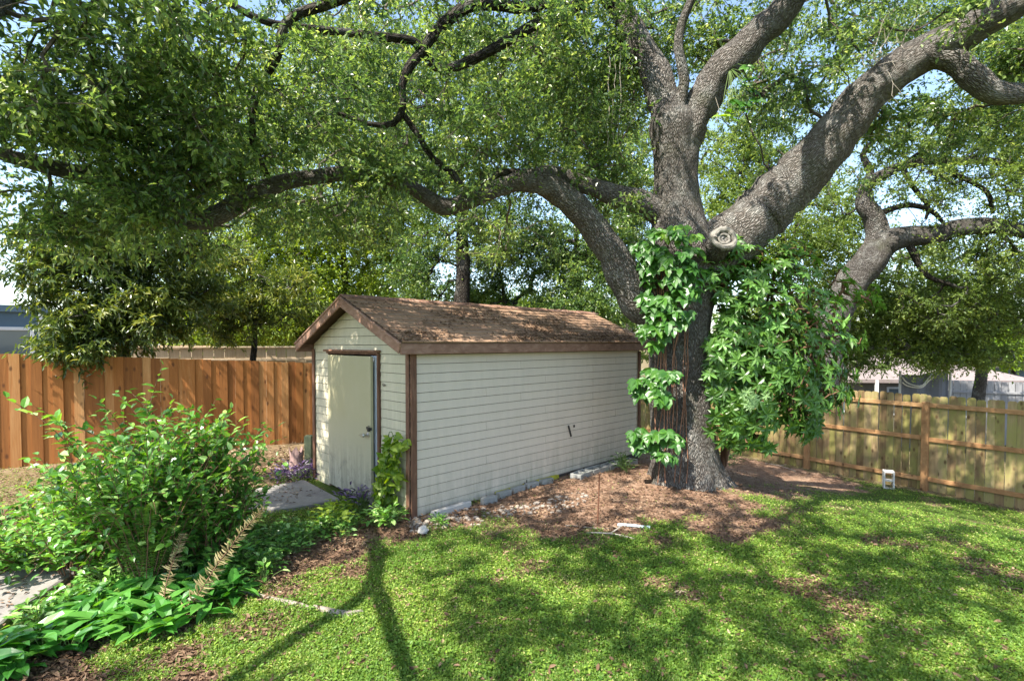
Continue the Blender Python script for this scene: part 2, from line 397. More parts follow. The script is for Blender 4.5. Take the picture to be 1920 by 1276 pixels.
M['fence_wood'] = wood_mat('weathered_pine', [(.25, (.12, .075, .036)), (.5, (.21, .14, .07)), (.8, (.34, .26, .14))], knots=(.07, .035, .015), algae=(.24, .235, .065), vary=.45)
M['rail_wood'] = wood_mat('rail_pine', [(.25, (.24, .12, .05)), (.5, (.36, .20, .09)), (.8, (.48, .31, .15))], (5, 5, 5), knots=(.07, .035, .015), vary=.3)
M['old_fence'] = wood_mat('pale_old_wood', [(.2, (.34, .25, .15)), (.8, (.60, .48, .33))], vary=.3)
M['grey_fence'] = wood_mat('grey_old_wood', [(.2, (.17, .17, .18)), (.8, (.32, .32, .32))], vary=.4)
M['brown_trim'] = wood_mat('brown_trim', [(.25, (.075, .035, .022)), (.5, (.16, .080, .048)), (.8, (.30, .18, .12))], (12, 12, 2), vary=.15)
M['fascia'] = wood_mat('brown_fascia', [(.25, (.13, .065, .042)), (.5, (.24, .135, .092)), (.8, (.38, .25, .185))], (4, 4, 9), vary=.15)
M['dark_beam'] = simple('rotten_beam', (.055, .045, .038), .9, .5, 12, .4)
M['moss_board'] = simple('mossy_board', (.36, .34, .03), .9, .35, 14, .4, stain=(.12, .11, .04))
# shingles
m, nt, n, b = mat('roof_shingle', .9, .1); p = pos(nt)
tc = nd(nt, "ShaderNodeTexCoord").outputs["UV"]
br = nd(nt, "ShaderNodeTexBrick"); br.inputs["Scale"].default_value = 1; br.inputs["Brick Width"].default_value = .30; br.inputs["Row Height"].default_value = .135
br.inputs["Mortar Size"].default_value = .006; br.inputs["Color1"].default_value = (.24, .14, .085, 1); br.inputs["Color2"].default_value = (.34, .21, .13, 1); br.inputs["Mortar"].default_value = (.05, .03, .02, 1)
nt.links.new(tc, br.inputs[0])
c = mixc(nt, noise(nt, p, 60, 4, .8), br.outputs[0], (.52, .36, .25), 'MIX')
c2 = mixc(nt, .45, br.outputs[0], c)
s2 = ramp(nt, [(.48, (0, 0, 0)), (.64, (1, 1, 1))]); nt.links.new(noise(nt, p, 2.4, 7, .75), s2.inputs[0])
c2 = mixc(nt, math_(nt, 'MULTIPLY', s2.outputs[0], .6), c2, (.11, .065, .045))
nt.links.new(c2, b.inputs["Base Color"]); bump(nt, b, noise(nt, p, 90, 3, .7), .5, .01); M['shingle'] = m
M['concrete'] = simple('path_concrete', (.22, .205, .185), .9, .22, 7, .35, stain=(.17, .155, .145))
M['block'] = simple('block_concrete', (.27, .27, .25), .95, .2, 14, .5, stain=(.22, .23, .19))
M['block_pale'] = simple('pale_block_concrete', (.60, .57, .52), .95, .15, 14, .5)
M['white_stone'] = simple('white_stone', (.42, .40, .37), .9, .12, 18, .4)
M['pebble'] = simple('rubble', (.27, .23, .19), .9, .3, 25, .3)
M['root'] = simple('pale_root_bark', (.27, .235, .195), .9, .35, 26, .7, stain=(.12, .09, .065))
M['metal'] = simple('dull_metal', (.45, .44, .41), .38, .2, 30, .1, metal=.9)
M['rust'] = simple('rusty_steel', (.13, .055, .03), .85, .35, 40, .3)
M['dark_metal'] = simple('dark_metal', (.06, .055, .05), .5, .3, 40, .1, metal=.6)
M['frame_blue'] = simple('door_jamb', (.42, .46, .50), .5, .15, 9, .1)
M['pvc'] = simple('pale_pipe', (.55, .66, .66), .45, .1, 10, .1)
M['pot'] = simple('stump_wood', (.34, .22, .19), .9, .4, 18, .5, stain=(.14, .08, .07))
M['post_green'] = simple('mossy_post', (.20, .22, .12), .9, .3, 18, .4)
M['stem'] = simple('brown_stem', (.16, .085, .05), .85, .35, 30, .3)
M['vine_stem'] = simple('reddish_vine', (.22, .11, .065), .85, .4, 22, .4)
M['green_stem'] = simple('green_stem', (.10, .16, .04), .6, .3, 30, .1)
M['house_blue'] = simple('blue_grey_cladding', (.075, .12, .16), .6, .15, 3, .1)
M['house_white'] = simple('white_trim', (.55, .56, .56), .5, .06, 3, .05)
M['house_tan'] = simple('tan_wall', (.20, .18, .15), .8, .08, 3, .1)
M['house_roof'] = simple('pale_roof', (.20, .165, .155), .85, .12, 5, .2)
M['dark_roof'] = simple('dark_roof', (.10, .09, .085), .85, .2, 5, .2)
M['tarp'] = simple('slate_blue_fabric', (.16, .175, .215), .8, .12, 4, .1)
M['rope'] = simple('pale_rope', (.7, .7, .65), .8, .1, 9, .1)
m, nt, n, b = mat('window_glass', .08, .6); b.inputs["Base Color"].default_value = (.10, .13, .14, 1); M['glass'] = m
M['soffit'] = simple('soffit_wood', (.10, .06, .04), .9, .3, 8, .2)
M['gap'] = simple('siding_gap', (.13, .12, .10), .9, .2, 8, 0)
M['soil'] = simple('sandy_mound', (.46, .36, .28), .95, .25, 30, .5)
# ------------------------------------------------------------------ ground
PATH_C = [gp(-260, 1290), gp(-60, 1165), gp(60, 1090), gp(190, 1022), gp(330, 975), gp(430, 950), gp(530, 935), gp(600, 922)]
PATH_C = np.array(PATH_C)[:, :2]
LITTER_PX = [(-300, 1700), (-300, 1290), (60, 1205), (220, 1190), (330, 1170), (420, 1105), (470, 1060), (560, 1015), (660, 975), (750, 960), (1000, 900), (1180, 860), (1290, 850), (1400, 848), (1500, 862), (1580, 888), (1640, 915),
             (1540, 918), (1440, 935), (1360, 958), (1480, 985), (1400, 1000), (1270, 985), (1220, 1010), (1150, 1035), (1080, 1000), (980, 990), (900, 990), (780, 1010), (680, 1030), (600, 1060), (540, 1110), (430, 1165), (330, 1230), (250, 1300), (100, 1500), (0, 1700)]
LIT = np.array([gp(*q)[:2] for q in LITTER_PX])
def in_poly(x, y, P):
    c = np.zeros(np.shape(x), bool); j = len(P) - 1
    for i in range(len(P)):
        xi, yi = P[i]; xj, yj = P[j]
        c ^= ((yi > y) != (yj > y)) & (x < (xj - xi) * (y - yi) / (yj - yi + 1e-12) + xi); j = i
    return c
def pdist(x, y, P, closed=True):
    d = np.full(np.shape(x), 1e9); n = len(P)
    for i in range(n if closed else n - 1):
        a = P[i]; b = P[(i + 1) % n]; e = b - a
        t = np.clip(((x - a[0]) * e[0] + (y - a[1]) * e[1]) / (e @ e + 1e-9), 0, 1)
        d = np.minimum(d, np.hypot(x - a[0] - t * e[0], y - a[1] - t * e[1]))
    return d
BARE = [(*gp(1540, 1115)[:2], .45), (*gp(940, 1090)[:2], .35), (*gp(1560, 1190)[:2], .25), (*gp(1870, 1080)[:2], .4), (*gp(1270, 1100)[:2], .4), (*gp(1390, 970)[:2], .5), (*gp(900, 1180)[:2], .3), (*gp(1640, 1020)[:2], .3), (*gp(1830, 930)[:2], .35)]
def litter_amount(x, y):
    """1 = bare soil and leaf litter, 0 = lawn"""
    x = np.asarray(x, float); y = np.asarray(y, float)
    d = pdist(x, y, LIT); d = np.where(in_poly(x, y, LIT), d, -d)
    wob = .22 * np.sin(x * 3.1 + 1.3 * np.sin(y * 2.7)) + .15 * np.sin(x * 7.3 + y * 5.1) + .1 * np.sin(y * 11 - x * 9)
    m = sstep((d + wob * 1.3 + .1) / .75 * .5 + .45)
    for bx, by, br_ in BARE:
        q = np.hypot(x - bx, y - by) / br_
        m = np.maximum(m, .56 * sstep(1.2 - q + wob * 2.2))
    pn = np.sin(x * 1.9 + 1.7 * np.sin(y * 1.3 + .5)) * np.sin(y * 2.3 + 1.4 * np.sin(x * 1.1)) + .45 * np.sin(x * 5.3 + y * 3.1) * np.sin(y * 6.1 - x * 2.2)
    m = np.maximum(m, .52 * sstep((pn - .45) / .6))
    n = .828 * x + .561 * y
    m = np.where(n > 13.2, .5, m)
    m = np.where((x < -3.2) & (y > 4.5), np.maximum(m, .55), m)
    return m
def ground_mesh():
    g = Geo()
    def ax(lo, hi, a, b, fine, n):
        mid = np.arange(a, b + 1e-6, fine)
        l = a - np.geomspace(fine, a - lo, n)[::-1]; h = b + np.geomspace(fine, hi - b, n)
        return np.concatenate([l, mid, h])
    xs = ax(-240, 240, -9, 12, .12, 30); ys = ax(-120, 320, 1.5, 15.5, .12, 34)
    X, Y = np.meshgrid(xs, ys, indexing='ij'); Z = ground_z(X, Y)
    nz = rng.normal(0, 1, X.shape); nz = (nz + np.roll(nz, 1, 0) + np.roll(nz, 1, 1) + np.roll(nz, -1, 0)) / 4
    Z = Z + nz * .012 * ((np.abs(X) < 12) & (Y < 15))
    nx, ny = X.shape; i, j = np.meshgrid(np.arange(nx - 1), np.arange(ny - 1), indexing='ij')
    f = np.stack([i * ny + j, (i + 1) * ny + j, (i + 1) * ny + j + 1, i * ny + j + 1], -1).reshape(-1, 4)
    cx = (X[:-1, :-1] + X[1:, 1:]) / 2; cy = (Y[:-1, :-1] + Y[1:, 1:]) / 2
    g.add(np.stack([X, Y, Z], -1).reshape(-1, 3), f)
    m, nt, n, b = mat('ground_soil', .95, .1); p = pos(nt)
    la = nd(nt, "ShaderNodeAttribute", attribute_name="litter").outputs["Fac"]
    s = ramp(nt, [(.3, (.10, .055, .035)), (.5, (.19, .115, .075)), (.7, (.33, .23, .165))]); nt.links.new(noise(nt, p, 9, 9, .75), s.inputs[0])
    s3 = ramp(nt, [(.5, (0, 0, 0)), (.7, (1, 1, 1))]); nt.links.new(noise(nt, p, 1.6, 5, .7), s3.inputs[0])
    soil = mixc(nt, math_(nt, 'MULTIPLY', s3.outputs[0], .5), s.outputs[0], (.33, .24, .165))
    gr = ramp(nt, [(.3, (.035, .06, .012)), (.6, (.075, .11, .022)), (.8, (.13, .12, .05))]); nt.links.new(noise(nt, p, 22, 8, .7), gr.inputs[0])
    fac = ramp(nt, [(.35, (0, 0, 0)), (.65, (1, 1, 1))]); nt.links.new(math_(nt, 'ADD', math_(nt, 'MULTIPLY', la, .75), math_(nt, 'MULTIPLY', noise(nt, p, 14, 5, .7), .3)), fac.inputs[0])
    nt.links.new(mixc(nt, fac.outputs[0], gr.outputs[0], soil), b.inputs["Base Color"]); bump(nt, b, noise(nt, p, 45, 6, .7), .6, .02)
    o = g.build('ground', m, smooth=True); tag(o, kind='structure')
    a = o.data.attributes.new("litter", 'FLOAT', 'POINT'); a.data.foreach_set("value", litter_amount(X, Y).astype(np.float32).ravel())
ground_mesh()

def strip(name, C, wid, th, m, label=None):
    C = catmull(np.column_stack([C, np.zeros(len(C))]), .15)[:, :2]; T = unit(np.gradient(C, axis=0)); N = np.column_stack([-T[:, 1], T[:, 0]])
    g = Geo(); K = len(C); wid = np.interp(np.linspace(0, 1, K), np.linspace(0, 1, len(wid)), wid)
    wn = rng.normal(0, .012, (K, 2))
    L = C + N * (wid / 2 + wn[:, 0])[:, None]; Rr = C - N * (wid / 2 + wn[:, 1])[:, None]
    cols = []
    for P, dz in ((L, -.08), (L, th - .012), (L - N * .015, th), (Rr + N * .015, th), (Rr, th - .012), (Rr, -.08)):
        cols.append(np.column_stack([P, ground_z(P[:, 0], P[:, 1]) + dz]))
    V = np.stack(cols, 1); k, j = np.meshgrid(np.arange(K - 1), np.arange(5), indexing='ij')
    g.add(V.reshape(-1, 3), np.stack([k * 6 + j, k * 6 + j + 1, (k + 1) * 6 + j + 1, (k + 1) * 6 + j], -1).reshape(-1, 4))
    return tag(g.build(name, m), kind='structure')
strip('path', PATH_C, [.66, .62, .62, .75, .9, 1.0, 1.15, 1.3], .055, M['concrete'])

# ------------------------------------------------------------------ shed
Z0 = 6.2; P0 = np.array([-.197 * Z0, Z0, 0]); DR = np.array([.7053, .7089, 0]); DL = np.array([-.7089, .7053, 0]); UP = np.array([0, 0, 1.])
WID, LEN = 2.56, 5.14; WH = 2.10
shed = empty('garden_shed', P0 + DL * WID / 2 + DR * LEN / 2); tag(shed, 'white lap-sided garden shed with brown shingle gable roof and a stained door', 'shed')
CO = .1157
def lap_wall(g, o, du, dn, length, z0, ztop, holes=(), gable=None):
    """clapboard courses along du with outward normal dn; gable = (mid, apex z) trims courses under the roof"""
    z = z0; k = 0
    while z < (gable[1] if gable else ztop) - .01:
        z1 = min(z + CO, gable[1] if gable else ztop)
        spans = [(0, length)]
        if gable and z1 > ztop:
            sl = (gable[1] - ztop) / gable[0]
            a0 = max(0, (z - ztop) / sl); a1 = (z1 - ztop) / sl
            q = [(a0, z), (length - a0, z), (length - a1, z1), (a1, z1)]
            _lap(g, o, du, dn, q, k)
        else:
            for (h0, h1, hz0, hz1) in holes:
                if z1 > hz0 + .02 and z < hz1 - .02: spans = [(0, h0), (h1, length)]
            for (a, b) in spans:
                # split into boards of uneven length so butt joints show
                cuts = [a]
                if b - a > 3.0:
                    c = a + [1.22, 2.44, 3.66, 1.9][k % 4]
                    while c < b - .4: cuts.append(c); c += 2.44
                cuts.append(b)
                for c0, c1 in zip(cuts[:-1], cuts[1:]):
                    _lap(g, o, du, dn, [(c0 + .0016, z), (c1 - .0016, z), (c1 - .0016, z1), (c0 + .0016, z1)], k)
        z = z1; k += 1
def _lap(g, o, du, dn, q, k):
    out, inn = .017 + rng.normal(0, .001), .010
    q = [(q[0][0], q[0][1] + .007), (q[1][0], q[1][1] + .007), q[2], q[3]] if len(q) == 4 else q
    P = [o + du * q[0][0] + UP * q[0][1] + dn * out, o + du * q[1][0] + UP * q[1][1] + dn * (out + rng.normal(0, .001)), o + du * q[2][0] + UP * q[2][1] + dn * inn, o + du * q[3][0] + UP * q[3][1] + dn * inn]
    B = [o + du * q[0][0] + UP * q[0][1], o + du * q[1][0] + UP * q[1][1]]
    g.add(P + B, [[0, 1, 2, 3], [4, 5, 1, 0]], rng.random())
    g.add(P + B, [[0, 3, 4], [1, 5, 2]], 0)
APEX = 2.10 + WID / 2 * .43
g = Geo(); lap_wall(g, P0, DR, -DL, LEN, .0, WH)
g.box(P0 + DR * LEN / 2 + DL * .04 + UP * (WH / 2 + .03), (LEN, .06, WH - .03), [DR, DL, UP], mi=1); side = g.build('side_wall', [M['siding'], M['gap']], shed)
DA, DB = .70, 2.035; DT = 1.975
g = Geo(); lap_wall(g, P0, DL, -DR, WID, .0, WH, holes=[(DA - .07, DB + .04, 0, DT)], gable=(WID / 2, APEX))
g.box(P0 + DL * (DA - .07) / 2 + DR * .04 + UP * 1.0, (DA - .07, .06, 1.94), [DL, DR, UP], mi=1)
g.box(P0 + DL * WID / 2 + DR * .042 + UP * 2.035, (WID, .06, .12), [DL, DR, UP], mi=1)
g.box(P0 + DL * ((DB + .04 + WID) / 2) + DR * .04 + UP * 1.0, (WID - DB - .04, .06, 1.94), [DL, DR, UP], mi=1)
g.prism([(0.02, 0), (WID - .02, 0), (WID / 2, APEX - WH - .03)], P0 + UP * WH + DR * .01, DL, UP, DR, .06, mi=1)
front = g.build('front_wall', [M['siding_front'], M['gap']], shed)
g = Geo(); o2 = P0 + DL * WID
g.box(o2 + DR * LEN / 2 - DL * .03 + UP * 1.01, (LEN, .06, 1.94), [DR, DL, UP]); lap_wall(g, o2 + DR * LEN, -DR, DL, LEN, .05, WH); g.build('side_wall', M['siding'], shed)
g = Geo(); o3 = P0 + DR * LEN; lap_wall(g, o3 + DL * 0, DL, DR, WID, .05, WH, gable=(WID / 2, APEX)); g.box(o3 + DL * WID / 2 - DR * .03 + UP * 1.01, (WID, .05, 1.94), [DL, DR, UP]); g.build('back_wall', M['siding'], shed)
# roof: two slabs of stepped shingle courses
OV, OS = .22, .16; SL = .43; half = WID / 2 + OS
cs = 1 / math.hypot(1, SL); sn = SL * cs
Lr = LEN + 2 * OV; mid = P0 + DL * WID / 2 - DR * OV
rt = APEX + .09
for sgn in (-1, 1):
    dd = (DL * sgn) * cs - UP * sn; nn = (DL * sgn) * sn + UP * cs; slope_len = half / cs
    g = Geo(); nrow = 11; rh = slope_len / nrow
    ncol = 34
    for r_ in range(nrow):
        a0 = r_ * rh; a1 = (r_ + 1) * rh + (.012 if r_ == nrow - 1 else 0.004)
        sag = rng.normal(0, .0015, ncol + 1)
        us = np.linspace(0, Lr, ncol + 1)
        top = np.array([mid + UP * rt + DR * u + dd * a0 + nn * (.004 + s) for u, s in zip(us, sag)])
        bot = np.array([mid + UP * rt + DR * u + dd * (a1 + abs(rng.normal(0, .003))) + nn * (.016 + s) for u, s in zip(us, sag)])
        low = bot - nn * .014
        V = np.vstack([top, bot, low]); n1 = ncol + 1
        i = np.arange(ncol)
        def uvq(q): return np.stack([np.stack([us[q % n1], np.where(q < n1, a0, a1)], -1)], 0)[0]
        f1 = np.stack([i, i + 1, n1 + i + 1, n1 + i], -1) if sgn < 0 else np.stack([i, n1 + i, n1 + i + 1, i + 1], -1)
        f2 = np.stack([n1 + i, n1 + i + 1, 2 * n1 + i + 1, 2 * n1 + i], -1)
        g.add(V, f1, rng.random(ncol), uvq(f1)); g.add(V, f2, 0, uvq(f2))
    g.box(mid + UP * rt + DR * Lr / 2 + dd * slope_len / 2 - nn * .012, (Lr, slope_len, .022), [DR, dd, nn])
    g.build('roof_slope', M['shingle'], shed)
    # soffit and rafters
    g = Geo()
    g.box(mid + UP * rt + DR * Lr / 2 + dd * (slope_len / 2 - .01) - nn * .034, (Lr - .02, slope_len - .03, .016), [DR, dd, nn]); g.build('roof_underside', M['soffit'], shed)
    # eave fascia, butting below the shingles
    g = Geo(); e = mid + UP * rt + dd * slope_len
    g.bbox(e + DR * Lr / 2 - UP * .08 + DL * sgn * -.018, (Lr - .002, .028, .125), [DR, DL, UP], .4); g.build('eave_board', M['fascia'], shed)
    g = Geo(); s0 = mid + UP * rt - DR * .006
    for u0 in (0, Lr + .002):
        g = Geo(); g.bbox(s0 + DR * u0 + dd * (slope_len / 2 + .008) - nn * .075, (.028, slope_len + .02, .12), [DR, dd, nn], .6 * (u0 == 0)); 
        g.bbox(s0 + DR * (u0 - .012) + dd * (slope_len / 2 + .008) - nn * .018, (.03, slope_len + .03, .03), [DR, dd, nn], .8); g.build('verge_board', M['fascia'], shed)
g = Geo()
for k in range(19):
    c = mid + UP * (rt + .018 + .004 * (k % 2)) + DR * (.15 + k * .30)
    for sgn in (-1, 1):
        dd = (DL * sgn) * cs - UP * sn; nn = (DL * sgn) * sn + UP * cs
        g.box(c + dd * .06, (.31, .13, .008), [DR, dd, nn], rng.random())
g.build('ridge_cap', M['fascia'], shed)
# corner trim
g = Geo()
g.bbox(P0 - DL * .034 + DR * .0305 + UP * .985, (.085, .024, 2.09), [DR, DL, UP], .2); g.bbox(P0 - DR * .0235 + DL * .0125 + UP * .965, (.064, .022, 2.045), [DL, DR, UP], .5)
g.build('corner_trim', M['brown_trim'], shed)
g = Geo(); g.bbox(P0 + DL * WID - DR * .034 - DL * .02 + UP * 1.03, (.07, .022, 1.98), [DL, DR, UP], .2); g.build('corner_trim', M['brown_trim'], shed)
g = Geo(); g.bbox(o3 - DL * .034 - DR * .03 + UP * 1.0, (.07, .022, 1.92), [DR, DL, UP], .1); g.build('corner_trim', M['brown_trim'], shed)
# footing
g = Geo()
g.bbox(P0 + DR * 3.9 - DL * .012 + UP * -.01, (2.4, .05, .11), [DR, DL, UP], .3); g.build('ground_beam', M['dark_beam'], shed)
g = Geo()
g.bbox(P0 + DR * 2.05 - DL * .030 + UP * .022, (1.35, .05, .055), [DR, DL, UP], .3); g.build('mossy_board', M['moss_board'], shed)
g = Geo(); g.bbox(P0 + DR * 2.42 - DL * .062 + UP * .01, (.5, .05, .11), [DR, DL, UP], .3)
g.build('mossy_board', M['moss_board'], shed)
# door
fr = Geo()
fr.bbox(P0 + DL * (DA - .045) - DR * .028 + UP * 1.0, (.035, .045, 1.93), [DL, DR, UP], .1); fr.build('door_frame', M['brown_trim'], shed); fr = Geo(); fr.bbox(P0 + DL * (DB + .018) - DR * .016 + UP * 1.0, (.022, .03, 1.93), [DL, DR, UP], .1)
fr.build('door_frame', M['brown_trim'], shed)
fr = Geo(); fr.bbox(P0 + DL * (DA + .012) - DR * .018 + UP * .985, (.075, .05, 1.92), [DL, DR, UP], .1); fr.bbox(P0 + DL * (DA + .11) - DR * .0 + UP * .985, (.12, .04, 1.92), [DL, DR, UP], .1); fr.build('door_jamb', M['frame_blue'], shed)
fr = Geo(); fr.bbox(P0 + DL * (DA + DB) / 2 - DR * .045 + UP * 2.005, (1.50, .07, .03), [DL, DR, UP], .7); fr.bbox(P0 + DL * (DA + DB) / 2 - DR * .03 + UP * 1.975, (1.46, .03, .03), [DL, DR, UP], .2); fr.build('door_header', M['brown_trim'], shed)
ang = R(3.0); hinge = P0 + DL * (DB - .004) - DR * .025
dd_ = -DL * math.cos(ang) - DR * math.sin(ang); dn_ = -DR * math.cos(ang) + DL * math.sin(ang)
DW = DB - DA - .012
g = Geo(); g.bbox(hinge + dd_ * DW / 2 + UP * .995 + dn_ * .0, (DW, .04, 1.89), [dd_, dn_, UP], 0, bev=.004)
door = g.build('door', M['door'], shed)
g = Geo(); hp = hinge + dd_ * (DW - .075) + UP * .93 + dn_ * .02
g.lathe([(0, .0), (.034, .0), (.036, .008), (.012, .014), (.012, .045), (.020, .05), (.027, .065), (.020, .082), (0, .086)], n=14)
V = g.v[0]; g.v[0] = hp + V[:, :1] * dd_ + V[:, 1:2] * UP + V[:, 2:] * dn_
g.tube([hp + dn_ * .06, hp + dn_ * .065 - dd_ * .05, hp + dn_ * .06 - dd_ * .11 - UP * .012], [.011, .010, .007], 8); g.build('handle', M['metal'], door)
g = Geo(); h2 = hp + UP * .085 + dd_ * .01
g.bbox(h2 + dd_ * .02, (.15, .012, .035), [dd_, dn_, UP]); g.bbox(h2 + dn_ * .02 + dd_ * .045 - UP * .01, (.045, .03, .05), [dd_, dn_, UP]); g.tube([h2 + dn_ * .02 + dd_ * .03 + UP * .012, h2 + dn_ * .02 + dd_ * .03 + UP * .04, h2 + dn_ * .02 + dd_ * .06 + UP * .04, h2 + dn_ * .02 + dd_ * .06 + UP * .012], .004, 6); g.build('hasp', M['dark_metal'], door)
g = Geo(); hb = P0 + DL * (DA - .14) - DR * .030 + UP * 1.585
for i, (x_, z_, w_, h_, t_) in enumerate([(0, 0, .010, .030, .5), (-.022, .003, .010, .030, -.4), (-.042, 0, .010, .026, .5), (-.062, -.004, .012, .02, .1), (-.03, -.016, .07, .006, .1)]):
    a_ = DL * math.cos(t_) + UP * math.sin(t_); g.box(hb + DL * x_ + UP * z_, (w_ * .6, .003, h_), [a_, DR, np.cross(a_, DR) * -1])
g.build('small_marks', M['dark_metal'], shed)
# bent metal flap on the side wall
g = Geo(); fp = P0 + DR * 3.02 - DL * .03 + UP * .70
g.bbox(fp, (.035, .012, .20), [DR * .88 + UP * .25, DL, UP * .93 - DR * .36], 0); g.bbox(fp + DR * .10 + UP * .07 - DL * .01, (.03, .01, .04), [DR, DL, UP]); g.build('bent_flap', M['dark_metal'], shed)
g = Geo()
for q, L_ in ((.62, .07), (.66, .1)): g.tube([P0 + DR * (1.35 + q) - DL * .03 + UP * .0, P0 + DR * (1.35 + q) - DL * .03 + UP * L_], .006, 6)
g.build('pipe_stub', M['dark_metal'], shed)

# ------------------------------------------------------------------ fences
def picket_run(g, A, D, N, length, z_of_top, z_of_bot, w, gap, th, dog=0, alt=0, jit=.01, lean=.0):
    t = 0; k = 0
    while t < length:
        c = A + D * (t + w / 2); zb = z_of_bot(c, t); zt = z_of_top(c, t) + rng.normal(0, jit)
        off = N * (alt * (k % 2) + rng.normal(0, .003)); ww = w * (1 + rng.normal(0, .02)); ln = rng.normal(0, lean)
        u = D; vv = unit(UP + D * ln); o = np.array([c[0], c[1], zb]) + off
        H = zt - zb
        poly = [(-ww / 2, 0), (ww / 2, 0), (ww / 2, H - dog), (ww / 2 - dog, H), (-ww / 2 + dog, H), (-ww / 2, H - dog)] if dog else [(-ww / 2, 0), (ww / 2, 0), (ww / 2, H), (-ww / 2, H)]
        g.prism(poly, o, u, vv, N, th, rng.random()); t += w + gap + (0 if not jit else abs(rng.normal(0, .003))); k += 1
# orange cedar fence on the left
A = np.array([-8.6, 8.7, 0]); B = np.array([-4.3, 11.2, 0]); D = unit(B - A); N = np.array([-D[1], D[0], 0])
LA = A - D * 4.5; tot = 13.0
lf = empty('cedar_fence', [*(A + D * 2)[:2], 0]); tag(lf, 'new orange cedar board fence beside the shed door end', 'fence')
ztop = lambda c, t: 1.94 - .052 * (t - 4.5); zbot = lambda c, t: -.06
g = Geo(); picket_run(g, LA, D, -N, tot, ztop, zbot, .142, -.004, .018, alt=.017, jit=.006); g.build('board_panel', M['cedar'], lf)
for zz in (.35, 1.0, 1.55):
    g = Geo(); g.bbox(LA + D * tot / 2 + N * .045 + UP * (zz - .052 * (tot / 2 - 4.5) * .5), (tot, .04, .09), [D, N, UP], .4); g.build('rail', M['rail_wood'], lf)
for k in range(6):
    g = Geo(); c = LA + D * (.4 + 2.44 * k) + N * .11; g.bbox([c[0], c[1], .84], (.09, .09, 1.7), [D, N, UP], .4); g.build('post', M['rail_wood'], lf)
# green stained pine fence on the right
E = np.array([8.86, 11.08, 0]); D2 = np.array([-.561, .828, 0]); D2 /= np.linalg.norm(D2); N2 = np.array([D2[1], -D2[0], 0])  # N2 away from camera
rf = empty('pine_fence', [E[0], E[1], ground_z(E[0], E[1])]); tag(rf, 'weathered pine privacy fence with three rails and green algae behind the oak', 'fence')
GZ = lambda c: float(ground_z(c[0], c[1]))
S0 = E - D2 * 7.32; tl = 7.32 + 9.8
gbase = -1.03
for bay in range(7):
    a = S0 + D2 * 2.44 * bay
    g = Geo(); picket_run(g, a, D2, N2, 2.44, lambda c, t: 1.0 - .0 * t, lambda c, t: min(GZ(c), gbase) - .05, .142, .004, .016, dog=.028, jit=.012, lean=.006); g.build('picket_panel', M['fence_wood'], rf)
    for zz in (.78, .075, -.80):
        g = Geo(); g.bbox([*(a + D2 * 1.22 - N2 * .022)[:2], zz + rng.normal(0, .008)], (2.44 - .10, .038, .09), [D2, N2, UP], rng.random(), bev=.004); g.build('rail', M['rail_wood'], rf)
    g = Geo(); g.bbox([*(a - N2 * .045)[:2], (.86 + gbase - .1) / 2], (.125, .095, .86 - gbase + .1), [D2, N2, UP], rng.random(), bev=.008); g.build('post', M['rail_wood'], rf)
# old pale fence behind the cedar one
of = empty('old_board_fence', [-3.6, 15.0, 0]); tag(of, 'older pale board fence showing above the cedar fence', 'fence')
a0 = at(380, 690, 13.6); a1 = at(620, 690, 15.2); a0[2] = a1[2] = 0; Dn = unit(a1 - a0); Nn = np.array([-Dn[1], Dn[0], 0])
g = Geo(); picket_run(g, a0 - Dn * 1.5, Dn, Nn, 7.5, lambda c, t: 1.98 + (.06 if t < 1.6 else 0), lambda c, t: 0, .24, .01, .02, jit=.01, alt=.01); g.build('board_panel', M['old_fence'], of)
g = Geo(); g.bbox([*(a0 + Dn * 2.2 - Nn * .02)[:2], 1.66], (7.4, .03, .07), [Dn, Nn, UP], .5); g.bbox([*(a0 + Dn * 2.2 - Nn * .02)[:2], 2.0], (7.4, .05, .04), [Dn, Nn, UP], .9); g.build('rail', M['old_fence'], of)
# grey neighbour fence far right
gf = empty('grey_fence', [*at(1850, 720, 20)[:2], -1.7]); tag(gf, 'pale grey board fence of the lot behind the pine fence', 'fence')
a0 = at(1776, 720, 20.5); a1 = at(1960, 720, 19.5); a0[2] = a1[2] = 0; Dn = unit(a1 - a0); Nn = np.array([-Dn[1], Dn[0], 0])
g = Geo(); picket_run(g, a0, Dn, Nn, 9, lambda c, t: .66 - .02 * t, lambda c, t: -1.8, .2, .012, .02, jit=.015); g.build('board_panel', M['grey_fence'], gf)
g = Geo(); g.bbox([*(a0 + Dn * 4.5 - Nn * .03)[:2], .2], (9, .04, .09), [Dn, Nn, UP], .5); g.build('rail', M['grey_fence'], gf)

